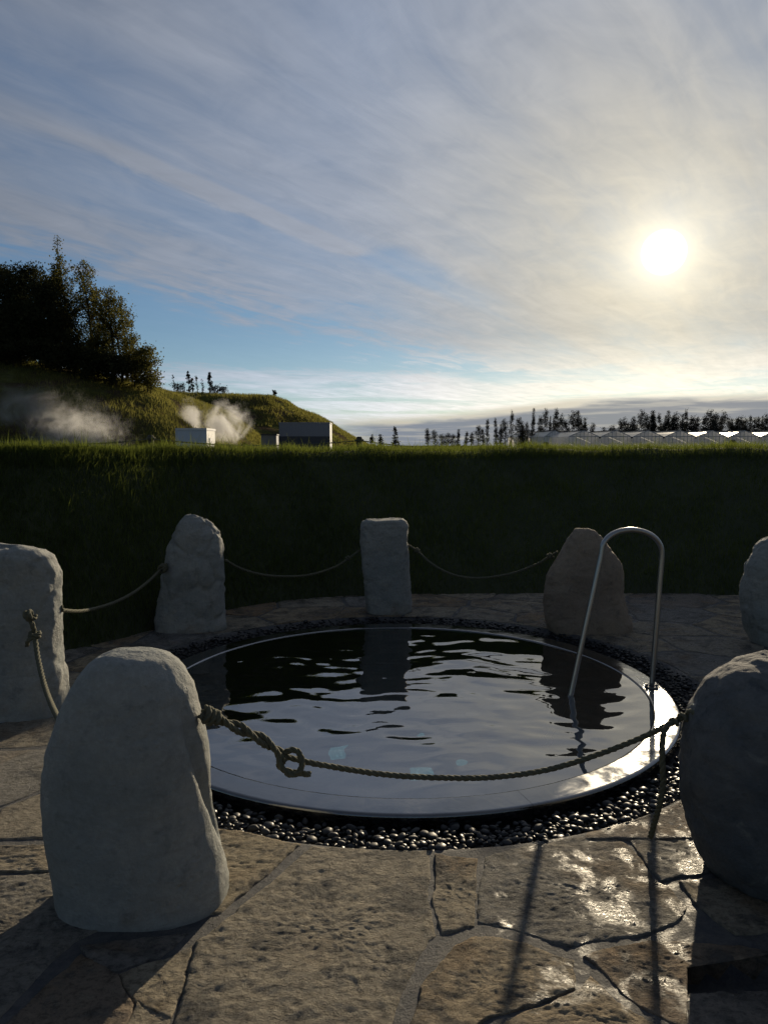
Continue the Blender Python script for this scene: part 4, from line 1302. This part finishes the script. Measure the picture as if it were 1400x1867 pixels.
# ------------------------------------------------------------------ greenhouses
GY = 200.0
def greenhouse(px0, px1, label, Y=GY, length=26.0):
    a, b = at(px0, 794, Y=Y), at(px1, 794, Y=Y)
    w = b.x - a.x
    eave = at(px0, 796, Y=Y).z + .35; ridge_ = at(px0, 785, Y=Y).z + .35
    o = empty('greenhouse', (a.x, Y, -.35))
    def add(nm, mb, m): return link(nm, mesh(nm, mb.v, mb.f, m), o)
    # arched roof profile in two pitches
    prof = [(0, eave), (w * .25, eave + (ridge_ - eave) * .56), (w * .5, ridge_), (w * .75, eave + (ridge_ - eave) * .56), (w, eave)]
    for s in range(4):
        (x0, z0), (x1, z1) = prof[s], prof[s + 1]
        for k in range(4):
            y0, y1 = length * k / 4 + .06, length * (k + 1) / 4 - .06
            add('roof_pane', MB().quad((x0, y0, z0), (x1, y0, z1), (x1, y1, z1), (x0, y1, z0)), M_GH_ROOF)
    # end wall
    add('end_glazing', MB().quad((0.05, .05, 0), (w - .05, .05, 0), (w - .05, .05, eave), (w * .75, .05, prof[3][1]), (w * .5, .05, ridge_), (w * .25, .05, prof[1][1]), (.05, .05, eave)), M_GH_GABLE)
    fr = MB()
    for s in range(4):
        (x0, z0), (x1, z1) = prof[s], prof[s + 1]
        fr.tube([(x0, 0, z0), (x1, 0, z1)], .10, 5)
    fr.box(0, w, -.08, .02, eave - .10, eave + .10)
    for k in range(9):
        x = w * k / 8
        fr.box(x - .05, x + .05, -.06, .03, 0, float(np.interp(x, [p[0] for p in prof], [p[1] for p in prof])) - .05)
    add('frame', fr, M_GH_FRAME)
    add('ridge_vent', MB().box(w * .5 - .35, w * .5 + .35, 1.0, length - 1, ridge_ + .01, ridge_ + .16), M_GH_DARK)
    add('gutter', MB().box(w - .02, w + .42, -.1, length, eave - .5, eave - .02), M_GH_DARK)
    add('side_wall', MB().quad((0, .1, 0), (0, length, 0), (0, length, eave - .05), (0, .1, eave - .05)), M_GH_GABLE)
    return tag(o, label, 'greenhouse', 'greenhouses in a row across the fields')
labs = ['first gabled greenhouse from the left of the row', 'second gabled greenhouse from the left of the row', 'third gabled greenhouse from the left of the row', 'fourth gabled greenhouse from the left of the row',
        'fifth gabled greenhouse from the left of the row', 'sixth gabled greenhouse from the left of the row', 'greenhouse cut off by the right edge of the picture']
for k, lab in enumerate(labs):
    x0 = 1037 + k * 58.3
    greenhouse(x0, x0 + 54.5, lab)
greenhouse(992, 1030, 'lower greenhouse standing farther back at the left end of the row', 225, 30)
greenhouse(952, 988, 'farthest and faintest greenhouse at the left end of the row', 262, 30)

# ------------------------------------------------------------------ steam from the hot ground
def steam(label_px, c, size, dens, scale, seed):
    bm = bmesh.new(); bmesh.ops.create_icosphere(bm, subdivisions=3, radius=1.0)
    for x in bm.verts: x.co = Vector((x.co.x * size[0], x.co.y * size[1], x.co.z * size[2]))
    me = bpy.data.meshes.new('steam'); bm.to_mesh(me); bm.free()
    me.materials.append(steam_mat('steam', dens, scale, seed))
    o = link('steam', me, None, c)
    return tag(o, None, None, None, 'stuff')
steam('', at(140, 800, Y=46), (4.6, 1.5, 2.9), .8, 1.5, 1.0)
steam('', at(50, 780, Y=48), (6.4, 1.5, 4.0), .42, .8, 4.0)
steam('', at(350, 765, Y=56), (1.4, 1.0, 2.2), 2.4, .9, 7.0)
steam('', at(415, 772, Y=57), (2.5, 1.1, 2.3), 2.2, .75, 11.0)
